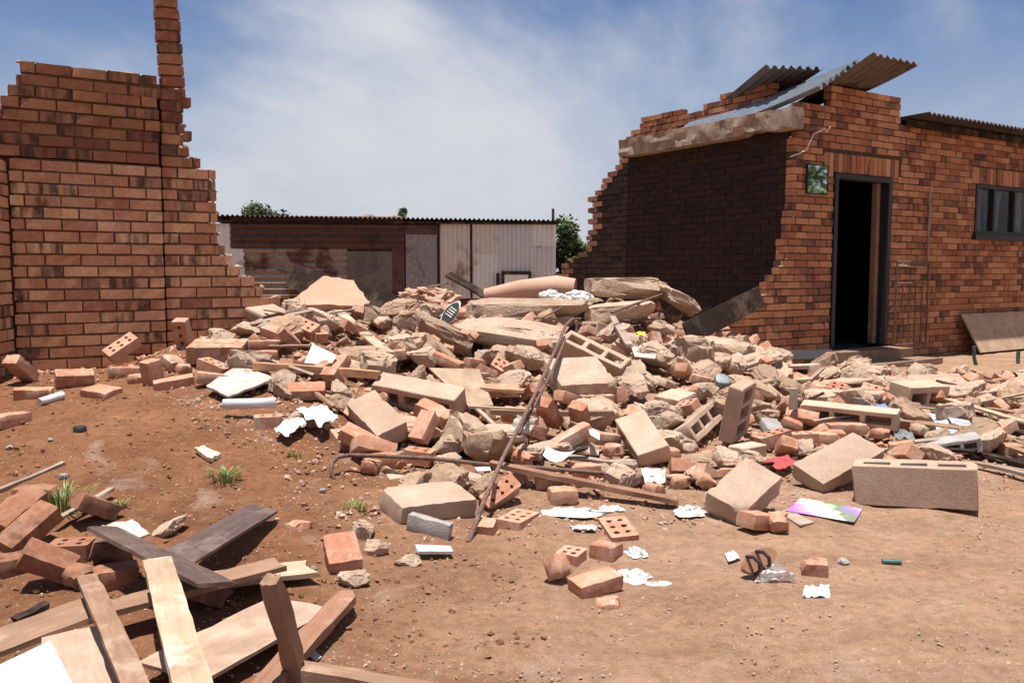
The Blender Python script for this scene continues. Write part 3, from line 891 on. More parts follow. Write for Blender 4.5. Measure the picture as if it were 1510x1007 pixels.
for (u, ln, z) in field_b:
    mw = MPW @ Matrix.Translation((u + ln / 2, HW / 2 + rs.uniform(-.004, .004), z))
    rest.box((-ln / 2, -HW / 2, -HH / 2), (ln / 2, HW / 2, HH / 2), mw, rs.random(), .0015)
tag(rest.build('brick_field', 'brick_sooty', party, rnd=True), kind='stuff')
mb = MB()
for r in range(41):
    z = -.06 + r * HR + HH / 2
    ts = [t for t in np.arange(.12, 5.3, .05) if in_party(t, z) and in_party(t + .1, z)]
    if ts: mb.box((.11, .012, z - HR / 2 - .001), (max(ts) + .06, HW - .01, z + HR / 2 - .0015), MPW)
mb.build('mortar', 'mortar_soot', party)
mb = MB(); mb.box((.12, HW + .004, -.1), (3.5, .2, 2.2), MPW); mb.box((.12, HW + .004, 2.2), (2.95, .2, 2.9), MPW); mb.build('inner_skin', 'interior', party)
# stepped gable of the room behind, showing over the ring beam
MG = MPW @ Matrix.Translation((0, .8, 0))
def gable_top(t):
    for tt, zz in [(1.0, 3.1), (1.9, 3.42), (2.2, 3.36), (2.6, 3.26), (3.25, 3.40), (3.5, 3.38), (3.7, 3.22), (3.9, 3.1)]:
        if t <= tt: return zz
    return 0
gb = lay_bricks(MG, 8, lambda t, z: 1.0 < t < 3.85 and z < gable_top(t), HL, HW, HH, HJ, 2.82, 1.0, 3.9, None, None, 0, None)
for (u, ln, z) in gb:
    link('brick', unit_brick(round(ln, 2), HW, HH, rs.randint(4, 7)), 'brick_house', party, MG @ Matrix.Translation((u + ln / 2, HW / 2 + rs.uniform(-.012, .012), z)) @ Matrix.Rotation(rs.uniform(-.03, .03), 4, 'Z'))
mb = MB(); mb.box((1.02, .012, 2.5), (3.8, HW - .012, 3.08), MG); mb.build('mortar', 'mortar', party)
# ring beam along the party wall
V_, F_ = grid_box((2.92, .20, .235), (58, 3, 4), .002, 21, chip=.004)
for p in V_:
    br = mnoise.noise((p.x * 1.7, 3, 1))
    if p.y < -.05: p.y -= .014 * mnoise.cell((p.x * 5.1 + 9, round(p.z * 9), 0)) + .01 * mnoise.cell((p.x * 13, round(p.z * 15), 2))
    if p.z < -.08: p.z += .07 * max(0, br) * (.6 + .4 * mnoise.cell((p.x * 11, 1, 4)))
    if p.z > .08: p.z -= .035 * max(0, -br) * (.5 + .5 * mnoise.cell((p.x * 9, 2, 4)))
link('ring_beam', mesh('ring_beam', V_, F_, 20), 'beam_concrete', house, MPW @ Matrix.Translation((1.34, -.085, 2.775)) @ Matrix.Rotation(.006, 4, 'Y'))
# door frame, door leaf, steps
df = MB()
df.box((D0, -.02, DZ0), (D0 + .06, .13, DZ1), MH); df.box((D1 - .06, -.02, DZ0), (D1, .13, DZ1), MH); df.box((D0 + .06, -.02, DZ1 - .06), (D1 - .06, .13, DZ1), MH)
dfo = df.build('door_frame', 'dark_frame', house)
MD = MH @ Matrix.Translation((D0 + .075, .15, 0)) @ Matrix.Rotation(math.radians(84), 4, 'Z')
dl = MB(); dl.box((0, 0, DZ0 + .02), (.9, .04, DZ1 - .07), MD); dlo = dl.build('door', 'door_paint', house)
dl = MB(); dl.box((.80, .041, 1.15), (.86, .09, 1.25), MD); dl.build('handle', 'grey_metal', dlo)
dl = MB(); dl.box((D1 - .13, .10, DZ0), (D1 - .062, .17, DZ1 - .06), MH); dl.build('door_lining', 'wood_brown', house)
for k, (o_, h_) in enumerate(((.0, .17), (.32, .06))):
    st = MB(); st.box((D0 - .25 + .1 * k, -.34 - o_, -.12), (D1 + .05 + .1 * k, -.002 - o_, h_), MH, jit=.012); st.build('doorstep', 'step_concrete', house)
# window with three lights and curtains
wf = MB()
wf.box((W0, -.012, WZ1 - .045), (W1, .09, WZ1), MH); wf.box((W0, -.012, WZ0), (W1, .09, WZ0 + .05), MH)
for u in (W0, W0 + .44, W0 + .98, W0 + 1.5, W0 + 2.04): wf.box((u, -.010, WZ0 + .05), (u + .05, .088, WZ1 - .045), MH)
wo = wf.build('window', 'dark_frame', house)
mb = MB(); mb.box((W0 - .06, -.06, WZ0 - .075), (W1, .10, WZ0 - .004), MH); mb.build('sill', 'dark_frame', wo)
for a, b_ in ((W0 + .05, W0 + .44), (W0 + .49, W0 + .98), (W0 + 1.03, W0 + 1.5), (W0 + 1.55, W0 + 2.04)):
    mb = MB(); mb.box((a, .030, WZ0 + .05), (b_, .036, WZ1 - .045), MH); mb.build('pane', 'window_glass', wo)
for (c0, c1, cz) in ((W0 + .06, W0 + .36, 0), (W0 + .52, W0 + .93, .02), (W0 + 1.05, W0 + 1.46, 0), (W0 + 1.62, W0 + 2.2, .03)):
    cv, cf = [], []; nn = 40
    for i in range(nn + 1):
        for k in range(7):
            t = k / 6; u = c0 + (c1 - c0) * (i / nn) * (1 - .28 * t * (1 if cz else .3)) + .03 * math.sin(t * 3 + c0)
            yy = .13 + (.012 + .022 * (1 - t)) * math.sin(i * .9 + c0 * 5) + cz
            cv.append(MH @ Vector((u, yy, WZ0 + .02 + (WZ1 - WZ0 - .06) * (1 - t))))
    for i in range(nn):
        for k in range(6): cf.append((7 * i + k, 7 * i + k + 7, 7 * i + k + 8, 7 * i + k + 1))
    mb = MB(); mb.add(cv, cf); mb.build('curtain', 'curtain', wo, smooth=60)

def corr_sheet(name, c00, c10, c11, c01, nwave, amp, mat, parent=None, nu=10, sag=0.0, thick=.004, curl=0.0, per=8, ragged=0):
    """corrugated sheet between corners: c00->c10 is the length, c00->c01 the width (waves run along the length)"""
    c00, c10, c11, c01 = map(Vector, (c00, c10, c11, c01))
    nv = nwave * per; V, F = [], []
    nrm = (c10 - c00).cross(c01 - c00).normalized()
    if nrm.z < 0: nrm = -nrm
    rs_ = random.Random(len(name) + nwave)
    rag = [rs_.uniform(-ragged, ragged) for _ in range(nv + 1)]
    for side_ in (1, -1):
        for i in range(nu + 1):
            s = i / nu
            for j in range(nv + 1):
                t = j / nv
                s2 = s + (rag[j] if i == nu else 0)
                p = (c00 * (1 - s2) + c10 * s2) * (1 - t) + (c01 * (1 - s2) + c11 * s2) * t
                p = p + nrm * (amp * math.cos(2 * math.pi * nwave * t) - sag * math.sin(math.pi * s) + curl * s ** 4 + side_ * thick / 2)
                V.append(p)
    w = nv + 1; off = (nu + 1) * w
    for i in range(nu):
        for j in range(nv):
            a = i * w + j
            F.append((a, a + 1, a + w + 1, a + w)); F.append((off + a, off + a + w, off + a + w + 1, off + a + 1))
    for j in range(nv):
        F.append((j, off + j, off + j + 1, j + 1)); a = nu * w + j; F.append((a, a + 1, off + a + 1, off + a))
    for i in range(nu):
        a = i * w; F.append((a, a + w, off + a + w, off + a)); a = i * w + nv; F.append((a, off + a, off + a + w, a + w))
    mb = MB(); mb.add(V, F)
    return mb.build(name, mat, parent, smooth=50)
# eave roof over the right-hand room
corr_sheet('roof_sheet', MH @ Vector((2.05, 3.1, 2.93)), MH @ Vector((2.05, -.34, 3.0)), MH @ Vector((6.6, -.34, 3.0)), MH @ Vector((6.6, 3.1, 2.93)), 46, .018, 'roof_dark', house, nu=4)
mb = MB(); mb.box((2.02, -.10, 2.88), (6.5, -.05, 2.955), MH); mb.build('fascia', 'wood_charred', house)
# loose sheets lying over the party wall
corr_sheet('roof_sheet', at(978, 213, 11.5), at(1206, 132, 9.8), at(1268, 89, 10.3), at(1016, 184, 12.5), 7, .028, 'galvanised', house, nu=14, sag=.05, ragged=.006)
corr_sheet('roof_sheet', at(1150, 168, 11.2), at(1289, 80, 9.75), at(1357, 96, 10.1), at(1255, 143, 11.3), 7, .020, 'rusty_sheet', house, nu=10, sag=.02, ragged=.004)
corr_sheet('roof_sheet', at(1030, 182, 13.0), at(1130, 99, 10.7), at(1216, 102, 11.0), at(1110, 170, 13.2), 7, .026, 'rusty_sheet', house, nu=10, ragged=.008)
# mirror on the wall
u0m, u1m = .235, .575
mr = MB(); mr.box((u0m, -.018, 1.99), (u1m, -.008, 2.30), MH); mo = mr.build('wall_mirror', 'mirror')
tag(mo, 'small square mirror hung on the brick wall beside the doorway, reflecting trees', 'mirror')
mr = MB()
for a in ((u0m - .012, u1m + .012, 2.30, 2.312), (u0m - .012, u1m + .012, 1.978, 1.99), (u0m - .012, u0m, 1.99, 2.30), (u1m, u1m + .012, 1.99, 2.30)):
    mr.box((a[0], -.022, a[2]), (a[1], -.004, a[3]), MH)
mr.build('frame', 'dark_frame', mo)
# water pipe and burglar gate
tg = MB(); tg.tube([MH @ Vector((2.62, -.03, 2.15)), MH @ Vector((2.62, -.03, 1.18)), MH @ Vector((2.60, -.035, 1.15)), MH @ Vector((1.9, -.03, 1.17))], .014)
tag(tg.build('water_pipe', 'wood_grey'), 'thin pale pipe bent along the brick wall right of the doorway', 'pipe')
gate = empty('burglar_gate', MH @ Vector((1.95, -.06, .17)))
tag(gate, 'rusty barred security gate leaning on the wall right of the doorway', 'gate')
g_ = MB()
for a, b_ in (((1.92, .16), (1.92, 1.22)), ((2.60, .16), (2.60, 1.22)), ((1.92, 1.22), (2.60, 1.22)), ((1.92, .18), (2.60, .18)), ((1.92, .95), (2.60, .95))):
    g_.tube([MH @ Vector((a[0], -.06, a[1])), MH @ Vector((b_[0], -.06, b_[1]))], .013, 6)
g_.build('frame', 'rust', gate)
for u in (2.05, 2.19, 2.33, 2.47):
    g_ = MB(); g_.tube([MH @ Vector((u, -.062, .19)), MH @ Vector((u, -.062, .95))], .009, 6); g_.build('bar', 'rust', gate)
for z_ in np.arange(.5, 2.6, HR):
    me = chunk_mesh((mrs.uniform(.03, .08), mrs.uniform(.05, .10), mrs.uniform(.015, .04)), int(z_ * 700), 2, .6, .2, 2.5, 'mortar_lump')
    link('mortar_lump', me, 'concrete', front, MH @ Matrix.Translation((house_left(z_) + mrs.uniform(.03, .08), mrs.uniform(.02, .09), z_ + .01)))
# torn cable
tg = MB(); pts = [(1160, 232), (1172, 228), (1184, 222), (1188, 212), (1195, 198), (1204, 195), (1210, 190), (1214, 196), (1219, 188)]
tg.tube([at(x, y, 10.0 + .02 * math.sin(i)) + FN * -.05 + FU * 0 for i, (x, y) in enumerate(pts)], .007, 6)
tag(tg.build('torn_cable', 'white_cloth'), 'torn pale cable dangling from the corner of the brick house', 'cable')

# ------------------------------------------------------------------ tin shack behind
SO, SE = at(318, 400, 17.6), at(822, 400, 18.5); SO.z = SE.z = 0
SU = (SE - SO).normalized(); SN = Vector((-SU.y, SU.x, 0)); SLEN = (SE - SO).length
MK = frame(SO, SU, SN)
def sx(px):
    th = (px - 755) / FPX
    return (th * SO.y - SO.x) / (SU.x - th * SU.y)
def sz(px, py):
    d = SO.y + SU.y * sx(px); return at(px, py, d).z
shack = empty('tin_shack', SO)
tag(shack, 'low shack of rusty and whitewashed corrugated sheets behind the rubble', 'shack')
def shack_panel(name, px0, px1, py0, py1, mat, vertical=True, pitch=.09, amp=.010, y=-.02, flat=False, z0=None):
    x0, x1 = sx(px0), sx(px1); zt = sz((px0 + px1) / 2, py0); zb = sz((px0 + px1) / 2, py1) if z0 is None else z0
    if flat:
        mb = MB(); mb.box((x0, y, zb), (x1, y + .02, zt), MK); return mb.build(name, mat, shack)
    n_ = max(3, int((x1 - x0 if vertical else zt - zb) / pitch))
    V, F = [], []
    M_ = n_ * 6
    for j in range(M_ + 1):
        t = j / M_; dy = y + amp * math.cos(t * n_ * 2 * math.pi)
        if vertical: a, b_ = (x0 + (x1 - x0) * t, dy, zb), (x0 + (x1 - x0) * t, dy, zt)
        else: a, b_ = (x0, dy, zb + (zt - zb) * t), (x1, dy, zb + (zt - zb) * t)
        V += [MK @ Vector(a), MK @ Vector(b_)]
    for j in range(M_): F.append((2 * j, 2 * j + 2, 2 * j + 3, 2 * j + 1))
    mb = MB(); mb.add(V, F); return mb.build(name, mat, shack, smooth=60)
mb = MB(); mb.box((.12, .03, -.1), (SLEN - .03, 3.0, 2.05), MK); mb.build('inner_wall', 'shack_rust_dark', shack)
shack_panel('wall_sheet', 318, 345, 330, 400, 'shack_white', True, y=-.02)
shack_panel('wall_sheet', 345, 363, 367, 440, 'shack_white', True, y=-.022)
shack_panel('wall_sheet', 343, 597, 319, 367, 'shack_rust_dark', False, .11, .032, y=-.05)
shack_panel('wall_sheet', 362, 513, 365, 396, 'shack_rust', False, .11, .032, y=-.03)
shack_panel('wall_sheet', 364, 513, 394, 440, 'shack_rust', False, .11, .032, y=-.045)
shack_panel('wall_sheet', 513, 579, 371, 440, 'shack_green', flat=True, y=-.05)
shack_panel('wall_sheet', 579, 597, 366, 440, 'shack_rust_dark', flat=True, y=-.04)
shack_panel('door', 599, 645, 346, 440, 'shack_grey', flat=True, y=-.05)
shack_panel('door_lintel', 597, 648, 332, 346, 'shack_rust_dark', flat=True, y=-.06)
shack_panel('wall_sheet', 647, 696, 327, 440, 'shack_cream', True, .09, .020, y=-.03)
shack_panel('wall_sheet', 695, 736, 328, 373, 'shack_cream', True, .09, .020, y=-.05)
shack_panel('wall_sheet', 695, 736, 371, 440, 'shack_white', True, .09, .020, y=-.03)
shack_panel('wall_sheet', 735, 787, 329, 440, 'shack_pale', True, .09, .020, y=-.045)
shack_panel('wall_sheet', 785, 819, 330, 363, 'shack_white', True, .09, .020, y=-.06)
shack_panel('wall_sheet', 785, 819, 361, 440, 'shack_pale', True, .09, .020, y=-.035)
shack_panel('hatch', 743, 778, 405, 440, 'shack_white', flat=True, y=-.09)
for a in ((739, 743, 401, 440), (778, 782, 401, 440), (739, 782, 400, 405), (731, 736, 403, 440)):
    shack_panel('hatch_frame', *a, 'wood_charred', flat=True, y=-.10)
for a in ((645.5, 648.5, 330, 440), (693.5, 696, 330, 440)):
    shack_panel('post', *a, 'wood_charred', flat=True, y=-.065)
zt0, zt1 = sz(318, 318), sz(820, 326)
corr_sheet('roof_sheet', MK @ Vector((-.1, 3.2, zt0 - .25)), MK @ Vector((-.1, -.16, zt0)), MK @ Vector((SLEN + .06, -.16, zt1)), MK @ Vector((SLEN + .06, 3.2, zt1 - .25)), 74, .022, 'roof_dark', shack, nu=2, per=6)
mb = MB(); mb.box((-.05, -.10, zt1 - .08), (SLEN, -.05, zt1 - .03), MK); mb.build('fascia', 'wood_charred', shack)
mb = MB(); mb.tube([MK @ Vector((SLEN - .08, .1, 2.0)), MK @ Vector((SLEN - .08, .1, 2.40))], .03, 8); mb.build('flue', 'roof_dark', shack)
for px, w_ in ((541, .38), (583, .26)):
    me = chunk_mesh((w_, .3, .13), px, 2); o = link('roof_stone', me, 'concrete', None, MK @ Matrix.Translation((sx(px), .4, zt0 - .0)))
    tag(o, 'wide pale stone weighing down the shack roof' if px == 541 else 'small stone weighing down the shack roof beside a treetop', 'stone')

# ------------------------------------------------------------------ trees
def leafy(name, base, trunk_h, crown, n, leaf, mat, label, seed, group=None, trunk_r=.12):
    rs_ = random.Random(seed)
    base = Vector(base); root = empty(name, base)
    tag(root, label, 'tree', group)
    t = MB(); top = base + Vector((rs_.uniform(-.2, .2), rs_.uniform(-.2, .2), trunk_h))
    t.tube([base + Vector((0, 0, -.1)), base * .5 + top * .5 + Vector((.08, .05, 0)), top], [trunk_r, trunk_r * .8, trunk_r * .6], 8)
    clumps = []
    for i in range(crown[3]):
        a = rs_.uniform(0, 2 * math.pi); u = rs_.uniform(-1, 1); r = rs_.uniform(.35, .95)
        s = math.sqrt(1 - u * u)
        c = top + Vector((math.cos(a) * s * r * crown[0], math.sin(a) * s * r * crown[1], crown[2] * (.55 + u * r * .8)))
        clumps.append((c, rs_.uniform(.28, .5) * min(crown[:3])))
        t.tube([top - Vector((0, 0, .2)), top * .5 + c * .5 + Vector((0, 0, .1)), c], [trunk_r * .4, trunk_r * .25, .012], 5)
    t.build('trunk', 'bark', root)
    mb = MB()
    for i in range(n):
        c, r = rs_.choice(clumps)
        d = Vector((rs_.gauss(0, 1), rs_.gauss(0, 1), rs_.gauss(0, .8))).normalized() * r * rs_.random() ** .45
        p = c + d
        a = Vector((rs_.gauss(0, 1), rs_.gauss(0, 1), rs_.gauss(0, .7))).normalized(); b_ = a.cross(Vector((rs_.gauss(0, 1), rs_.gauss(0, 1), rs_.gauss(0, 1)))).normalized()
        l = leaf * rs_.uniform(.6, 1.4)
        mb.add([p - a * l, p + b_ * l * .45, p + a * l, p - b_ * l * .45], [(0, 1, 2, 3)], min(1, max(0, rs_.gauss(.5, .25))))
    mb.build('crown', mat, root, rnd=True)
    return root
leafy('tree', (at(396, 400, 27).x, 27, 0), 2.2, (.80, .8, .95, 16), 4600, .06, 'leaf', 'round green tree rising behind the rusty end of the shack', 1)
leafy('tree', (at(587, 400, 30).x, 30, 0), 2.15, (.34, .36, .75, 11), 1500, .07, 'leaf', 'small treetop just showing over the middle of the shack roof', 2, trunk_r=.07)
leafy('tree', (at(847, 400, 20).x, 20, 0), .35, (.62, .7, 1.5, 22), 6500, .06, 'leaf_bright', 'bushy green tree between the shack and the stepped sooty wall', 3)
leafy('tree', (13.6, 9.4, 0), 1.2, (2.6, 2.4, 2.6, 40), 9000, .10, 'leaf_bright', 'broad tree standing in the yard to the right of the house', 4)

# ------------------------------------------------------------------ rubble: protos
BR = (.215, .103, .070)
H3 = [(-.06, 0), (0, 0), (.06, 0)]
H6 = [(-.06, -.022), (0, -.022), (.06, -.022), (-.06, .022), (0, .022), (.06, .022)]
PROTO = {'solid': [], 'half': [], 'cored': [], 'bat': []}
for k in range(4):
    v, f = grid_box(BR, (7, 4, 3), .0016, 100 + k, chip=.0042); PROTO['solid'].append(mesh('brick', v, f, 40))
    v, f = grid_box((.13 + .015 * k, BR[1], BR[2]), (6, 4, 3), .002, 200 + k, chip=.005, broken=.022); PROTO['half'].append(mesh('brick', v, f, 40))
    v, f = grid_box((.075 + .012 * k, .085, BR[2] * .9), (5, 4, 3), .004, 300 + k, chip=.008, broken=.03); PROTO['bat'].append(mesh('brick', v, f, 40))
PROTO['cored'] = [drilled_brick(BR, H3, .015, 1), drilled_brick(BR, H6, .0125, 2), drilled_brick((.14, BR[1], BR[2]), [(-.03, -.022), (.03, -.022), (-.03, .022), (.03, .022)], .0125, 3)]
def rot(yaw, tilt=0, roll=0):
    return Matrix.Rotation(math.radians(yaw), 4, 'Z') @ Matrix.Rotation(math.radians(tilt), 4, 'Y') @ Matrix.Rotation(math.radians(roll), 4, 'X')
def half_height(dims, R):
    return .5 * sum(abs(R[2][a]) * dims[a] for a in range(3))
def brick_dims(kind, me):
    xs = [v.co for v in me.vertices]
    return tuple(max(p[a] for p in xs) - min(p[a] for p in xs) for a in range(3))
KIND_LABEL = {'solid': 'whole solid brick tumbled in the rubble heap', 'half': 'snapped half brick tumbled in the rubble heap', 'bat': 'little broken brick end lying in the rubble heap', 'cored': 'brick with round core holes tumbled in the rubble heap'}
LB_HEAP = 'loose clay brick tumbled in the rubble heap'
G_HEAP = 'loose bricks in the rubble heap'
def loose_brick(px, py, yaw, tilt=0, roll=0, kind='solid', label=LB_HEAP, group=G_HEAP, sink=.008, k=None, off=0.0, scale=1.0, mat='brick_loose'):
    me = PROTO[kind][(k if k is not None else random.randrange(99)) % len(PROTO[kind])]
    R = rot(yaw, tilt, roll); dm = brick_dims(kind, me)
    p = hit(px, py)
    hh = half_height(dm, R) * scale
    if mat != 'brick_loose':
        key = (me.name, mat)
        if key not in UNIT:
            UNIT[key] = me.copy(); UNIT[key].materials.clear(); UNIT[key].materials.append(MATS[mat])
        me = UNIT[key]
    o = link('brick', me, mat, None, Matrix.Translation(p + Vector((0, dm[1] * .3, hh - sink + off))) @ R @ Matrix.Scale(scale, 4))
    FOOT.append((p.x, p.y, .10))
    if label == LB_HEAP: label = KIND_LABEL[kind]
    return tag(o, label, 'brick', group)
def fit_brick(p0, pa, pb, pc, dims, label=LB_HEAP, group=G_HEAP, cored=None, mat='brick_loose', broken=0, **kw):
    M, dm, fl = fit_box(p0, pa, pb, pc, dims, **kw)
    sd = int(p0[0] * 7 + p0[1])
    ax = sorted(range(3), key=lambda a: -dm[a])
    if cored is None:
        v, f = grid_box(dm, tuple(max(2, min(8, int(d / .028))) for d in dm), .0018, sd, chip=.0048, broken=broken)
        me = mesh('brick', v, f, 40)
    else:
        L_, W_, T_ = dm[cored[0]], dm[cored[1]], dm[cored[2]]
        n_ = 3 if L_ > .16 else 2
        hs = [((i - (n_ - 1) / 2) * L_ / (n_ + .5), s * W_ * .21) for i in range(n_) for s in (-1, 1)]
        me = drilled_brick((L_, W_, T_), hs, W_ * .115, sd)
        Pm = Matrix([[1 if cored[c] == r else 0 for c in range(3)] for r in range(3)])
        if Pm.determinant() < 0: Pm[cored[2]][2] = -1
        me.transform(Pm.to_4x4())
    return tag(link('brick', me, mat, None, M), label, 'brick', group)
def fit_block(p0, pa, pb, pc, dims, hole=None, ncell=3, label=None, group=None, mat='block', **kw):
    M, dm, fl = fit_box(p0, pa, pb, pc, dims, **kw)
    sd = int(p0[0] * 3 + p0[1] * 5)
    if hole is None:
        v, f = grid_box(dm, tuple(max(3, min(12, int(d / .035))) for d in dm), .0022, sd, chip=.0075)
        me = mesh('concrete_block', v, f, 40)
    else:
        ax, sg = hole                          # cores open on the face at the near corner (sg=-1) or the far one
        me = hollow_block(dm, ax, ncell, sd)
        flipax = sg < 0
        if fl and ax == 2: flipax = not flipax
        if flipax:
            o2 = [a for a in range(3) if a != ax][0]
            me.transform(Matrix.Diagonal([(-1 if a in (ax, o2) else 1) for a in range(3)] + [1]))
    return tag(link('concrete_block', me, mat, None, M), label, 'block', group)
def chunk(x0, y0, x1, y1, label=None, group=None, mat='concrete', th=None, yaw=0, tilt=0, roll=0, deep=.8, boxy=.5, amp=.12, sub=3, sink=.25, freq=2.2, depth=None, cat='rubble', name='concrete_chunk', seed=None):
    p = hit((x0 + x1) / 2, y1 - .15 * (y1 - y0))
    d = depth or p.y + .05
    s = FPX / d; w, h_ = (x1 - x0) / s, (y1 - y0) / s
    c = at((x0 + x1) / 2, (y0 + y1) / 2, d)
    dep = min(w, h_ * 2.2) * deep
    ang = max(0, ((y0 + y1) / 2 - 400) / FPX)
    T_ = max((h_ - dep * ang * .8 - .55 * w * abs(math.sin(math.radians(tilt)))) * 1.05, .75 * th if th else .04)
    me = chunk_mesh((w * 1.04, dep, T_), seed if seed else int(x0 + y0), sub, boxy, amp, freq, name)
    o = link(name, me, mat, None, Matrix.Translation(c + Vector((0, dep * .25, 0))) @ rot(yaw, tilt, roll))
    FOOT.append((c.x, c.y + dep * .25, .38 * max(w, dep)))
    return tag(o, label, cat, group)
def plank(a, b_, w, t, mat, label, cat='plank', group=None, roll=0.0, name='wood_plank', jag=0.0, da=None, db=None, taper=1.0):
    """a, b_: (px, py, height above ground) of the ends of the centre line"""
    P = at(a[0], a[1], da) if da else hit(a[0], a[1], a[2]); Q = at(b_[0], b_[1], db) if db else hit(b_[0], b_[1], b_[2])
    X = (Q - P); ln = X.length; X.normalize()
    Y = Vector((0, 0, 1)).cross(X).normalized(); Z = X.cross(Y)
    R3 = Matrix((X, Y, Z)).transposed() @ Matrix.Rotation(math.radians(roll), 3, 'X')
    nx = max(4, min(16, int(ln / .06)))
    v, f = grid_box((ln, w, t), (nx, 5, 1), min(.0015, t * .06), int(a[0] + b_[1]), chip=min(.003, t * .15), broken=max(jag, .014))
    bow = random.uniform(-.006, .006)
    for p in v:
        p.z += bow * math.cos(p.x / ln * math.pi); p.y *= 1 - (1 - taper) * (p.x / ln + .5)
    me = mesh(name, v, f, 35)
    o = link(name, me, mat, None, Matrix.Translation((P + Q) / 2) @ R3.to_4x4())
    for s in (.1, .5, .9): FOOT.append((P.x + (Q.x - P.x) * s, P.y + (Q.y - P.y) * s, max(w * .5, .06)))
    return tag(o, label, cat, group)
def sheet_poly(pts, lift, thick, mat, label, cat, name, group=None, curl=0.0, n=12, wrinkle=0.0, seed=0, parent=None):
    """a thin sheet spanned by four picture points (in order round the sheet), resting lift above the ground"""
    if isinstance(lift, (int, float)): lift = [lift] * 4
    c = [hit(p[0], p[1], l) if len(p) == 2 else at(*p) for p, l in zip(pts, lift)]
    V, F = [], []
    nrm = (c[1] - c[0]).cross(c[3] - c[0]).normalized()
    if nrm.z < 0: nrm = -nrm
    for sd in (1, -1):
        for i in range(n + 1):
            for j in range(n + 1):
                s, t = i / n, j / n
                p = (c[0] * (1 - s) + c[1] * s) * (1 - t) + (c[3] * (1 - s) + c[2] * s) * t
                e = wrinkle * .5 * mnoise.noise((s * 3.3 + pts[0][0], t * 3.3, 1)) + wrinkle * .3 * mnoise.noise((s * 8 + pts[0][0], t * 8, 2)) + curl * (s - .5) ** 2 * 4
                if abs(s - .5) > .45: p = p + (c[1] - c[0]) * (wrinkle * 2.2 * mnoise.noise((t * 5, pts[0][0], 3)))
                if abs(t - .5) > .45: p = p + (c[3] - c[0]) * (wrinkle * 2.2 * mnoise.noise((s * 5, pts[0][0], 7)))
                V.append(p + nrm * (e + sd * thick / 2 + .004))
    w = n + 1; off = w * w
    for i in range(n):
        for j in range(n):
            a = i * w + j; F.append((a, a + w, a + w + 1, a + 1)); F.append((off + a, off + a + 1, off + a + w + 1, off + a + w))
    rim = [i * w for i in range(w)] + [n * w + j for j in range(1, w)] + [i * w + n for i in range(n - 1, -1, -1)] + [j for j in range(n - 1, 0, -1)]
    for k in range(len(rim)):
        a, b_ = rim[k], rim[(k + 1) % len(rim)]; F.append((a, off + a, off + b_, b_))
    mb = MB(); mb.add(V, F)
    cc = sum(c, Vector()) / 4; FOOT.append((cc.x, cc.y, .25 * max((c[0] - c[2]).length, .1)))
    o = mb.build(name, mat, parent, smooth=40)
    return tag(o, label, cat, group) if parent is None else o
def crumple(px, py, w, h_, dep, mat, label, cat, name, seed, group=None, amp=.5):
    p = hit(px, py); n = 22; V, F = [], []
    for i in range(n + 1):
        for j in range(n + 1):
            a, r = 2 * math.pi * j / n, i / n
            rim = .75 + .45 * mnoise.noise((math.cos(a) * 1.6 + seed, math.sin(a) * 1.6, seed)) + .2 * mnoise.noise((math.cos(a) * 5 + seed, math.sin(a) * 5, 1))
            x, y = math.cos(a) * r * rim * w * .6, math.sin(a) * r * rim * dep * .8
            q = Vector((x / w * 5 + seed, y / w * 5, seed))
            fold = 1 - abs(mnoise.noise(q)) * 2.2
            z = h_ * (max(0, fold) * .55 + .16 * mnoise.noise(q * 3)) * (1 - r ** 3) + .004
            V.append(p + Vector((x + .12 * w * mnoise.noise(q * 1.7), y + .12 * w * mnoise.noise(q * 1.3 + Vector((5, 5, 5))), max(z, .002))))
    for i in range(n):
        for j in range(n):
            c_ = i * (n + 1) + j; F.append((c_, c_ + n + 1, c_ + n + 2, c_ + 1))
    mb = MB(); mb.add(V, F); o = mb.build(name, mat, smooth=35)
    FOOT.append((p.x, p.y, w * .4))
    return tag(o, label, cat, group)

# ------------------------------------------------------------------ hollow concrete blocks, one by one
fit_block((670.6,590.6),(546.7,566.8),(686,570.4),(675,621.6),(.44,.21,.15),(2,-1) if False else (1,-1),3,'large mortar-smeared hollow block lying flat beside a leaning plywood sheet')
fit_block((555,643),(508,593),(601,621),(561,668),(.38,.20,.15),None,3,'tilted concrete block with a patch of broken plaster stuck on its top')
fit_block((915.4,544.4),(826,500.3),(931,529),(919,567),(.42,.14,.16),(2,-1),3,'hollow block with three open cores facing up, under the bent steel rod')
fit_block((882,474),(848.7,473),(907,482.5),(881,491.5),(.20,.2,.11),(1,-1),3,'small block with three square cores below the big top slab')
fit_block((940.7,672),(906,618.4),(987,656.5),(946.6,693),(.39,.20,.14),(1,-1),2,'pale smooth block sloping down towards the long thin steel bar')
fit_block((1096.7,756.3),(1156,701.5),(1039.6,724),(1092,785),(.36,.24,.14),None,3,'clean solid block propped on a broken brick at the front edge of the heap')
fit_block((1214.7,713.4),(1307,663),(1167,682.5),(1212.3,735),(.45,.22,.13),None,3,'broad smooth block resting on its edge beside the purple leaflet')
fit_block((1256,686),(1442,691),(1262,675),(1255,744),(.52,.15,.19),(2,-1),3,'long hollow block standing upright on the bare dirt with cores open on top')
fit_block((1362.7,657),(1447,645),(1356,648),(1365,677.5),(.36,.16,.11),(1,-1),3,'grey rough hollow block showing three dark cores behind the upright block', mat='block_grey')
fit_block((1178,596),(1323,611),(1184,589),(1180,621),(.56,.16,.12),(1,-1),3,'long hollow block lying on its side below the narrow concrete lintel')
fit_block((1179,577),(1296,580),(1190,572),(1180,587),(.52,.14,.06),None,3,'narrow concrete lintel lying level across the debris near the doorstep')
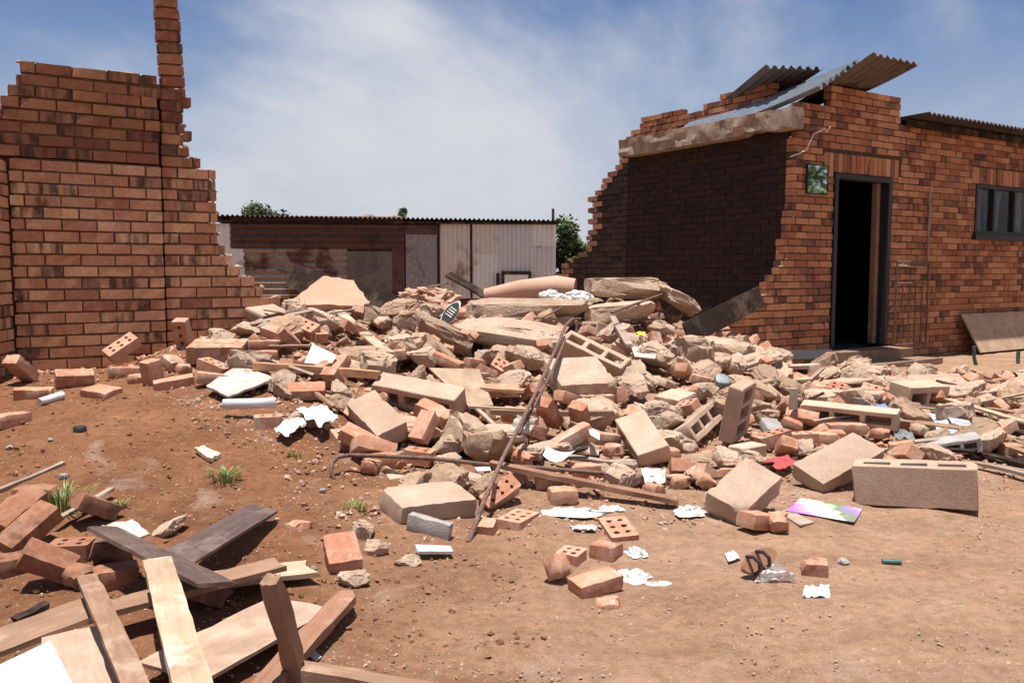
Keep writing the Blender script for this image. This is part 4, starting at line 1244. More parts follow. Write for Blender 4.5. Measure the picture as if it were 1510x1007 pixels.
fit_block((1194.7,538),(1136,542.7),(1211.4,533),(1192,560.6),(.36,.15,.15),(1,-1),2,'hollow block wedged under a sloping slab just below the doorstep')
fit_block((1011,625),(1053,588),(1025.5,654.7),(988.6,641.6),(.39,.17,.17),(2,-1),3,'hollow block tipped on end with cores open beside the porous lump')
fit_block((1079,656),(1096,575),(1102,640),(1057.7,652.3),(.40,.14,.12),(2,-1),3,'hollow block standing nearly upright with its two rows of cores facing right')
fit_block((1342.5,571.5),(1402,569),(1311.5,562),(1337.7,607),(.30,.18,.19),(1,-1),2,'square box-like hollow block with black cores in front of a plywood sheet')
fit_block((592.4,748),(706,735),(558.8,717),(588.5,784),(.40,.20,.13),None,3,'thick pale slab block with a crumbled end near the foot of the steel rod')
fit_block((600,757),(664.7,773.7),(607,752),(595,790),(.20,.05,.10),None,3,'speckled grey half block leaning against the pale slab block',mat='block_grey')
fit_block((387,466),(422.7,457),(358.5,452),(388,481),(.22,.20,.10),(1,-1),1,'short block with one big core perched by the end of the stepped ruin')
fit_block((574.8,705),(603.5,702.7),(559.6,693.4),(576.5,714),(.10,.09,.05),None,3,'small pale block offcut behind the thick slab block')
fit_block((827.2,568),(911.8,563.5),(800,528),(827,596),(.46,.42,.17),None,3,'thick cast concrete slab with a rough pebbly front face in mid heap',mat='concrete')
fit_block((1000,590),(1028,578),(963,583),(1002,602),(.24,.20,.10),None,3,'tilted square block with a rosy stain on its top above the tipped block')
fit_block((955,600),(985,612),(935,590),(955,607),(.20,.16,.05),None,3,'flat dusty block piece wedged below the three-core block')
fit_block((985,560),(1012,577),(962,549),(984,572),(.26,.14,.09),None,3,'sharp-edged block end lodged beside the white tile')
fit_block((1096,662),(1132,655),(1072,657),(1093,690),(.17,.13,.13),(2,1),1,'broken open block end with a hollow top by the propped solid block')
fit_block((1132,632),(1158,640),(1120,612),(1135,650),(.22,.14,.08),None,3,'weathered grey block slab right of the upright hollow block',mat='block_grey')

# ------------------------------------------------------------------ concrete slabs and lumps
chunk(866,405,1004,444,'huge pale concrete slab crowning the heap against the sooty wall',th=.20,tilt=4,deep=1.4,boxy=.35,amp=.06,sub=4,depth=8.6)
chunk(965,418,1040,466,'sloping broken tail of the crowning slab sliding to the right',th=.13,tilt=33,deep=1.2,boxy=.4,amp=.08,sub=4,depth=8.5)
chunk(690,440,866,476,'long low concrete slab with a crumbling front under the rolled carpet',th=.18,tilt=0,deep=.9,boxy=.35,amp=.07,sub=4,depth=7.9)
chunk(672,462,832,524,'big rounded concrete slab with a hollow shadow beneath, mid heap',th=.20,tilt=9,deep=1.1,boxy=.42,amp=.09,sub=4,depth=6.9)
chunk(612,468,698,524,'brown jagged slab tilted against the big rounded slab',mat='concrete_brown',th=.13,tilt=24,deep=1.0,boxy=.42,amp=.1,sub=4)
chunk(612,494,672,542,'slanted gritty lump leaning left of the slab hollow',mat='concrete_brown',th=.11,tilt=40,boxy=.42,amp=.1)
chunk(862,444,966,486,'flat dusty slab tucked under the crowning slab',th=.16,tilt=-6,deep=1.0,boxy=.35,amp=.07,sub=4,depth=8.0)
chunk(990,495,1052,556,'squat conglomerate lump beside the dark charred board',boxy=.45,amp=.14,sub=4)
chunk(1024,492,1112,533,'smooth bread-shaped concrete lump in front of the house corner',th=.19,tilt=6,boxy=.5,amp=.08,sub=4)
chunk(1054,516,1152,556,'wedge shaped slab piece sloping up to the doorway side',th=.13,tilt=-16,boxy=.4,amp=.07,sub=4)
chunk(1078,553,1166,600,'long brown gritty lump lying behind the upright hollow block',mat='concrete_brown',th=.16,tilt=16,boxy=.55,amp=.09,sub=4)
chunk(700,627,780,672,'pitted pale lump crossed by the bent steel rod',boxy=.42,amp=.11,sub=4)
chunk(871,672,953,713,'half-moon slab piece just above the long red plank',th=.13,boxy=.5,amp=.07,sub=4)
chunk(636,638,690,674,'potato shaped lump beside the plaster-patched block',boxy=.6,amp=.1)
chunk(996,668,1068,702,'crumbly porous mortar lump beside the propped solid block',mat='concrete_brown',boxy=.55,amp=.2,freq=3.5,sub=4)
chunk(962,604,1014,642,'gritty lump wedged behind the pale smooth block',boxy=.5,amp=.13,sub=4)
chunk(940,590,988,622,'crumbled lump of aggregate beside the rosy block',boxy=.5,amp=.16)
chunk(774,648,842,676,'flat broken screed piece beside white paper',th=.07,tilt=-4,boxy=.45,amp=.1)
chunk(825,650,884,674,'smooth pale screed slab above the white folded paper',th=.06,tilt=8,boxy=.4,amp=.05)
chunk(1194,538,1252,572,'bone shaped pale concrete piece near the doorstep',th=.08,tilt=-28,boxy=.7,amp=.14)
chunk(1055,570,1098,600,'dark porous ball of mortar on top of the tipped blocks',mat='concrete_brown',boxy=.7,amp=.2,freq=3.2)
chunk(496,836,544,880,'rough tan stone beside the red topped brick',boxy=.55,amp=.14)
chunk(512,762,552,806,'crumbling half of a mortar block near the red topped brick',boxy=.5,amp=.13)
chunk(536,788,570,832,'upright tan mortar wedge beside the red topped brick',boxy=.5,amp=.12)
chunk(580,818,622,846,'lone rounded stone on open dirt',boxy=.65,amp=.16)
chunk(633,668,680,706,'cube-like mortar lump lying over the hooked steel bar',boxy=.4,amp=.1)
chunk(648,690,716,732,'pale slab wedge behind the thick slab block',boxy=.4,amp=.08,tilt=14)
chunk(352,446,424,482,None) if False else None
chunk(338,472,388,498,'rounded mortar piece under the short one-core block',mat='concrete',boxy=.5,amp=.08)
chunk(445,455,500,492,'grey mortar slab standing on edge below the plaster sheet',tilt=20,boxy=.42,amp=.08)
chunk(500,510,560,548,'angular grey-brown lump behind the white paper card',mat='concrete_brown',boxy=.45,amp=.12)
chunk(562,486,598,520,'pale nugget near the slanting pale plank',boxy=.5,amp=.12)
chunk(576,460,616,492,'brown stone under the jagged slab',mat='concrete_brown',boxy=.5,amp=.12)
chunk(598,512,650,546,'two-tone rubble lump behind the mortar-smeared block',boxy=.5,amp=.13)
chunk(412,436,448,478,'crumbly mortar clod against the pink plaster sheet',boxy=.6,amp=.2)
chunk(210,762,274,804,'sawn off pale log-like mortar piece near the dark planks',th=.07,tilt=-22,boxy=.6,amp=.08)
chunk(985,437,1018,470,'little pile of rounded stones beside the charred board',boxy=.8,amp=.25,freq=3)
chunk(415,606,470,640,'dusty mortar lump beside the torn white plastic',boxy=.5,amp=.12)
chunk(1190,578,1240,600,'thin broken slab edge under the lintel',boxy=.45,amp=.1)
chunk(1240,585,1290,602,'sloping slab splinter resting on the long hollow block',th=.05,tilt=-12,boxy=.45,amp=.08)
chunk(1205,553,1290,575,'flat pale slab leaning beside the bone shaped piece',th=.05,tilt=-9,boxy=.4,amp=.07)
chunk(1315,650,1370,682,'brown slab wedge leaning on the grey rough block',mat='concrete_brown',th=.07,tilt=-14,boxy=.4,amp=.07)

# porous gravel conglomerate slope
chunk(925,500,1000,548,'crumbled bank of pebbly concrete behind the white tile',boxy=.6,amp=.18,freq=4,sub=4)

# ------------------------------------------------------------------ loose bricks with a place of their own
Y_ = 'bricks scattered on the yard'
fit_brick((857,867),(921,847),(835,851),(858.7,889),(.215,.105,.072),'single whole brick lying foremost on the open dirt',Y_)
fit_brick((851.4,820.5),(819,814.7),(866,808.9),(851,841),(.12,.1,.07),'half brick with a cored top behind the foremost whole brick',Y_,cored=(0,1,2))
fit_brick((905,807.4),(866,803),(921,798.7),(902.4,833.6),(.15,.09,.08),'dark edged half brick touching the crumpled white cloth',Y_,broken=.015)
fit_brick((902.4,792.8),(882,763.7),(943,788.5),(903.8,808),(.2,.12,.07),'perforated brick with six round holes tipped towards the viewer',Y_,cored=(0,1,2))
fit_brick((766.9,771),(796,755),(730.5,765),(765.4,790),(.2,.105,.072),'smooth brick with one hole beside the foot of the steel rod',Y_,cored=(0,1,2))
fit_brick((728.4,776.8),(697,775.4),(734,762),(728.4,797),(.11,.1,.072),'half brick pinned beneath the tip of the steel rod',Y_)
fit_brick((721.4,749.4),(769,714.9),(706,730.4),(720,761),(.215,.1,.07),'red brick with a single core hole leaning beneath the steel rod',Y_,cored=(0,1,2))
fit_brick((1223,833),(1184,831.5),(1221,821),(1221,858),(.14,.09,.08),'broken half brick standing alone by the scrap of white paper',Y_,broken=.02)
fit_brick((484,831),(536,822),(475,787),(484,856),(.11,.19,.07),'brick with a red crumbly top face beside tan stones',Y_,mat='brick_loose')
fit_brick((503,654.5),(535,652),(486,632.6),(501,669),(.12,.13,.07),'cored half brick at the foot of the plaster-patched block',Y_,cored=(1,0,2))
loose_brick(393,632,15,0,0,'cored','half brick with core holes under the rolled magazine',Y_,k=2)
loose_brick(1118,784,35,10,0,'half','broken brick propping up the clean solid block',Y_)
loose_brick(1150,786,10,0,20,'bat','small brick crumb beside the propped block',Y_)
loose_brick(822,862,60,10,60,'bat','upright brick shard left of the foremost whole brick',Y_)
loose_brick(435,780,-20,0,0,'bat','flat brick flake alone on the red dirt',Y_,sink=.045)
loose_brick(900,895,20,0,0,'bat','thin brick flake in front of the foremost whole brick',Y_,sink=.05)
# row at the foot of the left ruin
LW = 'bricks along the foot of the ruin'
fit_brick((77.4,574),(18,575),(80,569),(76.7,590),(.26,.1,.07),'long brick lying at the corner of the return wall',LW)
fit_brick((140.6,552.7),(82,554),(137,542),(140.6,572),(.25,.1,.085),'thick brick laid flat at the foot of the spiked ruin',LW)
fit_brick((155,580),(116.7,574),(182,570.5),(155,592),(.18,.14,.055),'rough topped brick lying out on the dirt before the ruin',LW)
fit_brick((216,536),(225,575),(238,530),(202,533),(.19,.10,.07),'brick leaning upright against the row at the ruin',LW)
fit_brick((226,565.8),(286,554.3),(224,560),(228,580),(.25,.1,.065),'long brick slanting in front of the leaning upright brick',LW)
loose_brick(178,548,40,-32,25,'cored','perforated brick with six holes tilted up at the foot of the ruin',LW,k=1,off=.06)
loose_brick(185,556,5,0,0,'solid','brick lying under the tilted perforated brick',LW)
loose_brick(28,566,80,40,0,'solid','brick tipped on end against the return wall',LW)
loose_brick(200,566,30,0,0,'bat','brick crumb between the perforated brick and the leaning brick',LW)
loose_brick(252,548,-40,20,0,'half','dark half brick behind the slanting long brick',LW)
loose_brick(270,555,50,10,10,'bat','orange brick shards beside the slanting long brick',LW)
loose_brick(4,630,60,0,0,'solid','brick cut off by the edge of the yard near the return wall',LW)
loose_brick(142,534,0,0,30,'bat','pale brick crumb lying behind the perforated brick',LW,off=.03)
loose_brick(268,515,80,70,0,'cored','cored brick standing on end beside the mortared brick slab',LW,k=0,off=.0)
loose_brick(315,557,-25,15,0,'cored','cored brick tilted above the stained white board',LW,k=1)
loose_brick(308,570,30,10,0,'half','half brick partly under the stained white board',LW)
# mortared slab of bricks
clM, cld, _ = fit_box((356.8,512),(272,514),(369.8,497.7),(352,538),(.42,.2,.13))
cl_root = bpy.data.objects.new('mortared_brick_slab', None); COL.objects.link(cl_root); cl_root.matrix_basis = clM
tag(cl_root, 'fallen slab of bricks still mortared together beside the stepped ruin', 'masonry')
for i in range(2):
    for j in range(-1, 3):
        a, b_ = -cld[0]/2 + cld[0]/2.5 * (j + .5 * (i % 2)), -cld[0]/2 + cld[0]/2.5 * (j + 1 + .5 * (i % 2))
        a, b_ = max(a, -cld[0]/2), min(b_, cld[0]/2)
        if b_ - a < .03: continue
        w = cld[1] / 2
        me = mesh('brick', *grid_box((b_ - a - .008, w - .008, cld[2]), (4, 2, 2), .0015, i * 7 + j, chip=.004), 40)
        o = link('brick', me, 'brick_loose', None, None); o.parent = cl_root
        o.matrix_basis = Matrix.Translation(((a + b_) / 2, -cld[1]/2 + w * (i + .5), 0))
me = mesh('mortar', *grid_box((cld[0] - .012, cld[1] - .012, cld[2] - .012), (4, 3, 2), .001, 4), 40)
o = link('mortar', me, 'concrete', None, None); o.parent = cl_root
# bricks of the heap that can be told apart
for a in [
 (405,505,-35,12,8,'solid'),(388,516,15,0,0,'solid'),(383,532,12,0,0,'solid'),(448,500,-28,18,30,'cored'),(425,520,35,45,20,'half'),(466,505,-40,15,0,'cored'),
 (300,484,5,0,0,'solid'),(325,488,-8,4,0,'half'),(489,575,70,50,0,'half'),(450,590,10,0,25,'solid'),(497,560,60,-40,0,'half'),(470,478,25,10,10,'half'),
 (505,455,10,0,0,'solid'),(484,462,-35,12,0,'half'),(555,470,0,0,0,'half'),(522,500,40,25,10,'solid'),(541,510,80,30,0,'bat'),(600,480,-20,10,30,'cored'),
 (620,528,70,65,0,'half'),(575,535,15,-8,0,'solid'),(660,548,-20,20,0,'solid'),(640,630,-25,20,15,'solid'),(625,655,55,-50,0,'half'),(618,685,-10,5,0,'cored'),
 (810,636,60,45,10,'solid'),(783,652,40,20,0,'half'),(855,640,75,55,20,'half'),(845,665,20,-25,0,'solid'),(893,660,20,10,0,'half'),(905,672,-30,0,0,'bat'),
 (778,712,5,0,0,'cored'),(815,720,8,0,0,'half'),(695,640,40,30,20,'bat'),(770,690,-30,20,0,'bat'),(740,585,10,0,10,'solid'),(700,545,30,10,0,'half'),
 (985,680,0,0,0,'half'),(1035,570,-15,12,0,'half'),(1010,560,60,25,0,'half'),(1140,660,20,-10,0,'cored'),(1180,655,10,0,0,'cored'),(1170,640,-25,20,0,'half'),
 (1215,655,0,0,0,'half'),(1240,640,5,0,0,'half'),(1235,652,80,0,0,'half'),(1330,628,60,40,0,'half'),(1358,645,30,20,0,'bat'),(1120,655,50,10,0,'bat'),
 (1090,478,-5,0,0,'solid'),(1078,486,0,0,0,'half'),(1040,488,20,10,0,'half'),(735,460,10,0,0,'half'),(690,470,0,0,0,'solid'),(655,450,-6,0,0,'solid'),
 (620,448,8,0,0,'solid'),(590,455,-12,5,0,'half'),(430,555,70,20,0,'half'),(470,560,30,-20,10,'half'),(835,600,40,20,0,'half'),(880,598,15,0,0,'cored'),
 (1000,720,12,0,0,'bat'),(965,735,40,10,0,'bat'),(860,705,20,0,0,'half'),(830,742,10,0,0,'half'),(560,690,20,0,0,'half'),(545,700,0,10,0,'bat'),
 (1260,640,-10,0,0,'half'),(1300,646,20,0,0,'bat'),(1410,600,30,0,0,'half'),(1450,640,60,20,0,'half'),(1495,672,10,0,0,'half'),(1165,600,0,0,0,'half')]:
    loose_brick(*a)
# bricks under the timber at the lower left
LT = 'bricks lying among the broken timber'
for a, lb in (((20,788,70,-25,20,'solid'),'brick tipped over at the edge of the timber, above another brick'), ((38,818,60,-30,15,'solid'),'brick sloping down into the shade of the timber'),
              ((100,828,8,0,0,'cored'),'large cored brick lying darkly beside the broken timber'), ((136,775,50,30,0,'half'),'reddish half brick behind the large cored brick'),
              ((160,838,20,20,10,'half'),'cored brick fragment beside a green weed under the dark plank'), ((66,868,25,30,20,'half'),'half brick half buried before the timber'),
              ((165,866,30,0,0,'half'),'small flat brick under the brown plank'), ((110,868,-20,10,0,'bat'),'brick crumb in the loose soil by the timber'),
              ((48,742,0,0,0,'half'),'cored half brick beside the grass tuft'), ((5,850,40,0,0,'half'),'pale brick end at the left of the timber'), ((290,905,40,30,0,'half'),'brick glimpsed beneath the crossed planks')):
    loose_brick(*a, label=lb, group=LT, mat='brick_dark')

# ------------------------------------------------------------------ timber
PK = 'broken timber in the yard'
plank((-30,957,.10),(142,893,.13),.17,.02,'wood_brown','wide brown board reaching into the timber pile from the left',group=PK)
plank((60,925,.09),(412,832,.10),.11,.022,'wood_brown','long brown plank running under the crossed dark planks',group=PK)
plank((240,868,.05),(458,838,.03),.15,.02,'wood_pale','short pale plank with a ragged end on the red dirt',group=PK,jag=.02)
plank((150,778,.15),(320,862,.16),.11,.016,'wood_dark','dark varnished board with a rounded end crossing another dark board',group=PK,roll=-12,taper=1.15)
plank((250,832,.12),(388,750,.05),.13,.016,'wood_dark','dark varnished board pointing away across the dirt',group=PK,roll=8)
plank((232,826,.20),(292,1040,.20),.085,.022,'wood_pale','flaking pale plank lying lengthwise over the timber pile',group=PK)
plank((128,850,.17),(212,1040,.17),.06,.02,'wood_brown','narrow brown lath lying over the pink plywood offcut',group=PK)
plank((112,930,.11),(128,1045,.11),.17,.012,'ply_pink','pink plywood offcut under the narrow lath',group=PK)
plank((250,992,.06),(446,890,.05),.24,.014,'ply_pink','broad pink plywood board in the shade of the crossed planks',group=PK)
plank((436,990,.05),(400,853,.34),.05,.045,'wood_brown','square post leaning up out of the timber pile',group=PK)
plank((428,988,.05),(760,1050,.03),.06,.045,'wood_brown','square beam lying out across the dirt from the leaning post',group=PK)
plank((375,1030,.05),(512,880,.05),.075,.03,'wood_red','splintered reddish plank with torn fibres at its end',group=PK,jag=.05)
plank((490,895,.03),(512,900,.02),.02,.012,'wood_pale','torn pale splinter hanging from the reddish plank',group=PK,jag=.02)
plank((-15,728,.01),(95,682,.01),.03,.02,'wood_grey','straight bare stick on the dirt rise',group=PK)
plank((80,768,.05),(166,720,.04),.03,.015,'wood_grey','thin split lath by the grass tuft',group=PK)
sheet_poly([(-60,1012),(74,948),(122,1040),(-60,1080)],.20,.006,'white_paper','clean white board corner lying on the timber','board','white_board')
sheet_poly([(152,776),(196,768),(222,790),(190,800)],.05,.006,'white_board','crumbly white board scrap at the end of the dark plank','board','board_scrap',wrinkle=.02)
plank((20,915,.05),(70,890,.06),.04,.02,'wood_charred','charred stub beneath the wide brown board',group=PK)
# timber within the heap
HP = 'timber pieces caught in the heap'
plank((722,683,.10),(1000,739,.03),.06,.028,'wood_red','long red-brown plank sloping along the front of the heap',group=HP)
plank((722,607,.10),(905,609,.12),.06,.03,'wood_brown','worn brown plank lying level behind the dark gap',group=HP)
plank((373,540,.08),(560,553,.10),.055,.05,'wood_orange','orange timber with red paint marks lying below the white card',group=HP)
plank((498,458,.08),(572,521,.08),.085,.02,'wood_pale','fresh pale plank slanting down behind the red-marked timber',group=HP)
plank((440,560,.06),(492,600,.05),.03,.02,'wood_brown','thin lath running down beside the torn plastic',group=HP)
plank((840,622,.08),(892,640,.06),.02,.012,'wood_grey','bent strip of wood over the dark gap',group=HP)
plank((700,600,.10),(742,640,.05),.03,.015,'wood_grey','curled strip of wood below the plywood sheet',group=HP)
plank((690,600,.10),(800,606,.10),.03,.02,'wood_pale','pale batten in front of the leaning plywood sheet',group=HP)
plank((708,572,.10),(774,576,.10),.09,.025,'wood_orange','short orange board wedged beside the cast slab',group=HP)
plank((902,466,.10),(928,510,.12),.06,.03,'wood_grey','weathered grey board slanting down from the rod tip',group=HP)
plank((1012,493,0),(1122,437,0),.22,.022,'wood_charred','charred dark board propped steeply against the house corner',group=HP,roll=72,da=7.9,db=9.0)
plank((428,406,.0),(584,456,.0),.26,.018,'wood_charred','buckled dark roof board lying behind the pink plaster sheet',group=HP,da=8.6,db=8.0,roll=62)
plank((660,404,.0),(722,440,.0),.12,.02,'wood_charred','curved dark board in front of the shack hatch',group=HP,da=9.2,db=9.0,roll=20)
plank((624,425,.0),(660,418,.0),.03,.02,'wood_grey','short grey batten poking up before the shack door',group=HP,da=9.2,db=9.2)
RP = 'timber in the litter before the house'
for a, b_, w, mt, lb in (((1397,589,.06),(1520,625,.08),.07,'wood_pale','pale board slanting past the box-like block'),
        ((1415,628,.05),(1525,672,.06),.06,'wood_brown','brown board slanting over the grey sheets'),
        ((1404,584,.08),(1505,575,.09),.04,'wood_pale','pale lath lying level over the plywood sheet'),
        ((1440,683,.03),(1530,704,.03),.05,'wood_grey','grey batten lying on the dirt beyond the upright block'),
        ((1455,602,.05),(1530,614,.05),.05,'wood_brown','brown batten beside the dark gap'),
        ((1448,560,.06),(1530,572,.06),.05,'wood_brown','brown batten at the foot of the leaning board'),
        ((1470,655,.04),(1530,640,.05),.04,'wood_grey','short grey stick crossing the brown board'),
        ((1420,606,.02),(1530,645,.02),.09,'wood_charred','blackened board lying in the gap below the pale board'),
        ((1430,665,.02),(1530,690,.02),.07,'wood_charred','blackened board beside the grey rough block'),
        ((1380,640,.03),(1418,655,.03),.03,'wood_pale','thin pale slat beside the grey sheets'),
        ((1410,545,.02),(1470,558,.02),.06,'wood_brown','short board beneath the green metal leg')):
    plank(a, b_, w, .02, mt, lb, group=RP)
sheet_poly([(1322,556),(1413,552),(1442,580),(1398,584)],.08,.012,'ply_pink','pale plywood sheet lying flat behind the box-like block','plywood','plywood_sheet')
sheet_poly([(1352,613),(1392,611),(1430,644),(1372,647)],.03,.006,'grey_sheet','pale grey crumpled sheeting beside the box-like block','sheet','sheeting',wrinkle=.05)
sheet_poly([(1395,614),(1430,622),(1436,634),(1405,626)],.06,.005,'grey_sheet','small bright scrap of sheeting under the brown board','sheet','sheeting',wrinkle=.03)
sheet_poly([(1262,603),(1300,593),(1312,604),(1290,610)],.06,.005,'blue_plastic','blue-grey plastic scrap under the box-like block','plastic','plastic_scrap',wrinkle=.04)
sheet_poly([(1314,626),(1345,640),(1350,652),(1320,646)],.04,.004,'grey_metal','bent strip of bright metal beside the rosy brick','metal strip','metal_strip',wrinkle=.04)
# plywood leaning on the house, green bench legs, sheet by the step
mb = MB(); q = [MH @ Vector((3.45, -.30, .02)), MH @ Vector((5.6, -.30, .02)), MH @ Vector((5.6, -.06, .52)), MH @ Vector((3.38, -.06, .52))]
nq = (q[1] - q[0]).cross(q[3] - q[0]).normalized() * .018
mb.add(q + [p + nq for p in q], BOXF); tag(mb.build('leaning_board', 'ply_tan'), 'long brown board leaning on the brick wall under the window', 'board')
for px in (1438, 1500):
    c = at(px, 555, 10.4); mb = MB()
    mb.tube([c + Vector((-.03, 0, .36)), c + Vector((-.02, 0, .22)), c + Vector((.02, 0, .08)), c + Vector((.10, 0, .0)), c + Vector((.18, -.02, -.02))] if px == 1438 else [c + Vector((0, 0, .30)), c + Vector((.0, 0, .16)), c + Vector((-.03, 0, .02))], .022, 8)
    tag(mb.build('bench_leg', 'green_metal', smooth=60), 'curved green metal leg in front of the leaning board' if px == 1438 else 'straight green metal leg beside the curved one', 'metal leg')
sheet_poly([(1138,519,9.6),(1226,516,9.9),(1232,530,9.7),(1142,532,9.3)],0,.012,'black','dark metal sheet lying beside the doorstep','metal sheet','metal_sheet',wrinkle=.03)
# sheets in the heap
sheet_poly([(424,452,7.6),(478,411,8.0),(522,418,8.0),(548,456,7.5)],0,.05,'plaster','smooth pink plaster sheet sloping at the back of the heap','plaster','plaster_sheet',wrinkle=.02,n=8)
sheet_poly([(632,544),(706,546),(727,599),(690,600)],[.16,.17,.03,.03],.012,'ply_tan','thin brown plywood sheet leaning beside the mortar-smeared block','plywood','plywood_sheet')
sheet_poly([(304,571),(350,540),(408,559),(337,587)],.05,.012,'white_board','stained off-white board with a crumbled corner at the foot of the heap','board','ceiling_board',wrinkle=.01)
sheet_poly([(461,508),(497,525),(488,540),(449,536)],[.14,.14,.08,.08],.004,'white_paper','bright white card above the red-marked timber','card','white_card')
sheet_poly([(806,664),(848,671),(830,686),(800,678)],.10,.003,'white_paper','white folded paper under the pale screed slab','paper','folded_paper',curl=.02)
sheet_poly([(763,612),(790,622),(783,640),(752,634)],[.16,.16,.1,.1],.004,'white_board','grubby white tin scrap behind the bent steel rod','scrap','white_scrap',wrinkle=.03)
sheet_poly([(930,511),(970,518),(966,530),(936,527)],.10,.008,'white_board','white tile fragment in the pebbly bank','tile','white_tile')
sheet_poly([(866,628),(884,640),(884,650),(870,642)],.12,.003,'white_paper','sliver of white paper beside the pale smooth block','paper','paper_sliver')
sheet_poly([(1166,573),(1177,573),(1176,604),(1164,604)],[.22,.22,.06,.06],.01,'white_board','upright white painted stake beside the lintel','stake','white_stake')
sheet_poly([(945,690),(982,694),(980,712),(950,712)],.06,.002,'clear_film','wrinkled clear plastic film behind the red-brown plank','plastic','plastic_film',wrinkle=.05)
sheet_poly([(436,604),(478,598),(498,616),(470,630)],.08,.003,'white_cloth','torn translucent white plastic by the plaster-patched block','plastic','torn_plastic',wrinkle=.05)
sheet_poly([(404,632),(440,612),(452,626),(422,646)],.05,.003,'white_paper','white paper bag end lying against the torn plastic','paper','paper_bag',wrinkle=.05)
sheet_poly([(1125,680),(1160,672),(1172,684),(1150,694)],.04,.004,'red_plastic','crushed red and dark packet between two smooth blocks','packet','crushed_packet',wrinkle=.03)
sheet_poly([(700,690),(722,689),(724,695),(704,696)],.03,.003,'white_paper','small white scrap under the red-brown plank end','paper','paper_scrap')
mb = MB(); A_, B_ = hit(330, 600, .05), hit(408, 598, .07); n_ = 14
V, F = [], []
for s in (0, 1):
    for k in range(n_ + 1):
        a = -1.1 + 4.2 * k / n_; r = .030 * (1 - .04 * k)
        c = A_ if s == 0 else B_
        V.append(c + Vector((0, -math.cos(a) * r, math.sin(a) * r + .02)))
F = [(k, k + 1, n_ + 2 + k, n_ + 1 + k) for k in range(n_)]
mb.add(V, F); o = mb.build('rolled_magazine', 'white_paper', smooth=60); tag(o, 'rolled white magazine lying on a cored half brick', 'magazine')
sm = o.modifiers.new('thickness', 'SOLIDIFY'); sm.thickness = .003
crumple(945,494,.14,.05,.08,'yellow','crushed yellow plastic on the pebbly bank','plastic','yellow_plastic',3)
o = None
# roll of carpet and white bags behind the long slab
mb = MB(); a, b_ = at(716, 436, 8.9), at(848, 426, 8.7)
mb.tube([a, a * .6 + b_ * .4 + Vector((0, 0, .03)), a * .2 + b_ * .8 + Vector((0, 0, .03)), b_], [.07, .10, .115, .10], 14)
tag(mb.build('carpet_roll', 'plaster', smooth=50), 'dusty pink rolled carpet lying behind the long low slab', 'carpet roll')
for px, sd, w in ((815, 5, .28), (850, 6, .32)):
    me = chunk_mesh((w, .22, .13), sd, 4, .8, .3, 2.5, 'plastic_bag'); o = link('plastic_bag', me, 'white_cloth', None, Matrix.Translation(at(px, 438, 8.2)))
    tag(o, 'limp white bag draped on the long low slab by the carpet roll' if px == 815 else 'limp white bag draped beside the huge crowning slab', 'bag')
for k, px in enumerate((612, 645)):
    me = chunk_mesh((.42, .3, .20), 40 + k, 4, .7, .35, 3, 'cloth_heap'); o = link('cloth_heap', me, 'plaster', None, Matrix.Translation(at(px, 440, 8.6)))
    tag(o, ('crumpled dusty cloth before the shack door', 'crumpled dusty cloth beside the black and white sandal')[k], 'cloth')
# slatted sandal in the heap
c = hit(664, 474, .05); Rm = Matrix.Translation(c + Vector((0, 0, .06))) @ rot(30, 0, 0) @ rot(0, -48, 0) @ rot(0, 0, 55)
sl = bpy.data.objects.new('slide_sandal', None); COL.objects.link(sl); sl.matrix_basis = Rm
tag(sl, 'black and white striped slide sandal sticking out of the heap', 'sandal')
def oval(a, b_, h_, n=24, z0=0, waist=.15):
    V = []
    for z in (z0, z0 + h_):
        for k in range(n):
            t = 2 * math.pi * k / n; x = a * math.cos(t); y = b_ * math.sin(t) * (1 - waist * math.cos(2 * t + .4))
            V.append((x, y, z))
    return V, [tuple(range(n))[::-1], tuple(range(n, 2 * n))] + [(k, (k + 1) % n, n + (k + 1) % n, n + k) for k in range(n)]
v, f = oval(.14, .05, .02); o = link('sole', mesh('sole', v, f, 40), 'white_cloth'); o.parent = sl
v, f = oval(.115, .044, .012, z0=.022); o = link('footbed', mesh('footbed', v, f, 40), 'black'); o.parent = sl
for k in range(4):
    mb = MB(); mb.box((-.03 + k * .024, -.032, .035), (-.02 + k * .024, .032, .038)); me = mesh('stripe', mb.v, mb.f); o = link('stripe', me, 'white_cloth'); o.parent = sl
# round metal pot on the heap
me = chunk_mesh((.13, .13, .13), 77, 4, 1.0, .015, 1.5, 'metal_pot'); o = link('metal_pot', me, 'grey_metal', None, Matrix.Translation(hit(1066, 574, .04) + Vector((0, .05, .04))))
tag(o, 'dull round metal pot half buried behind the porous ball of mortar', 'pot')
# steel rods
def rod(pts, r, label, name='steel_rod', depths=None):
    P = [hit(p[0], p[1], p[2]) for p in pts]
    sm_ = []
    for i in range(len(P) - 1):
        for s in (0, .5): sm_.append(P[i].lerp(P[i + 1], s))
    sm_.append(P[-1]); mb = MB(); mb.tube(sm_, r, 8)
    return tag(mb.build(name, 'rust', smooth=60), label, 'steel rod')
rod([(856,470,.22),(843,471,.24),(834,480,.25),(826,500,.25),(800,558,.24),(772,616,.22),(741,676,.16),(715,735,.10),(697,784,.02),(690,800,0)],.011,'long bent rusty steel rod standing across the front of the heap')
rod([(834,500,.22),(815,545,.21),(792,590,.20),(765,640,.15)],.008,'shorter rusty rod lying close beside the long bent rod')
rod([(492,706,.0),(488,694,.03),(490,682,.06),(498,674,.08),(515,671,.08),(560,672,.09),(640,676,.09),(720,685,.09),(800,690,.08),(880,697,.07),(960,704,.05),(1030,707,.05),(1064,703,.06)],.010,'long thin steel bar with a hooked end lying along the foot of the heap')
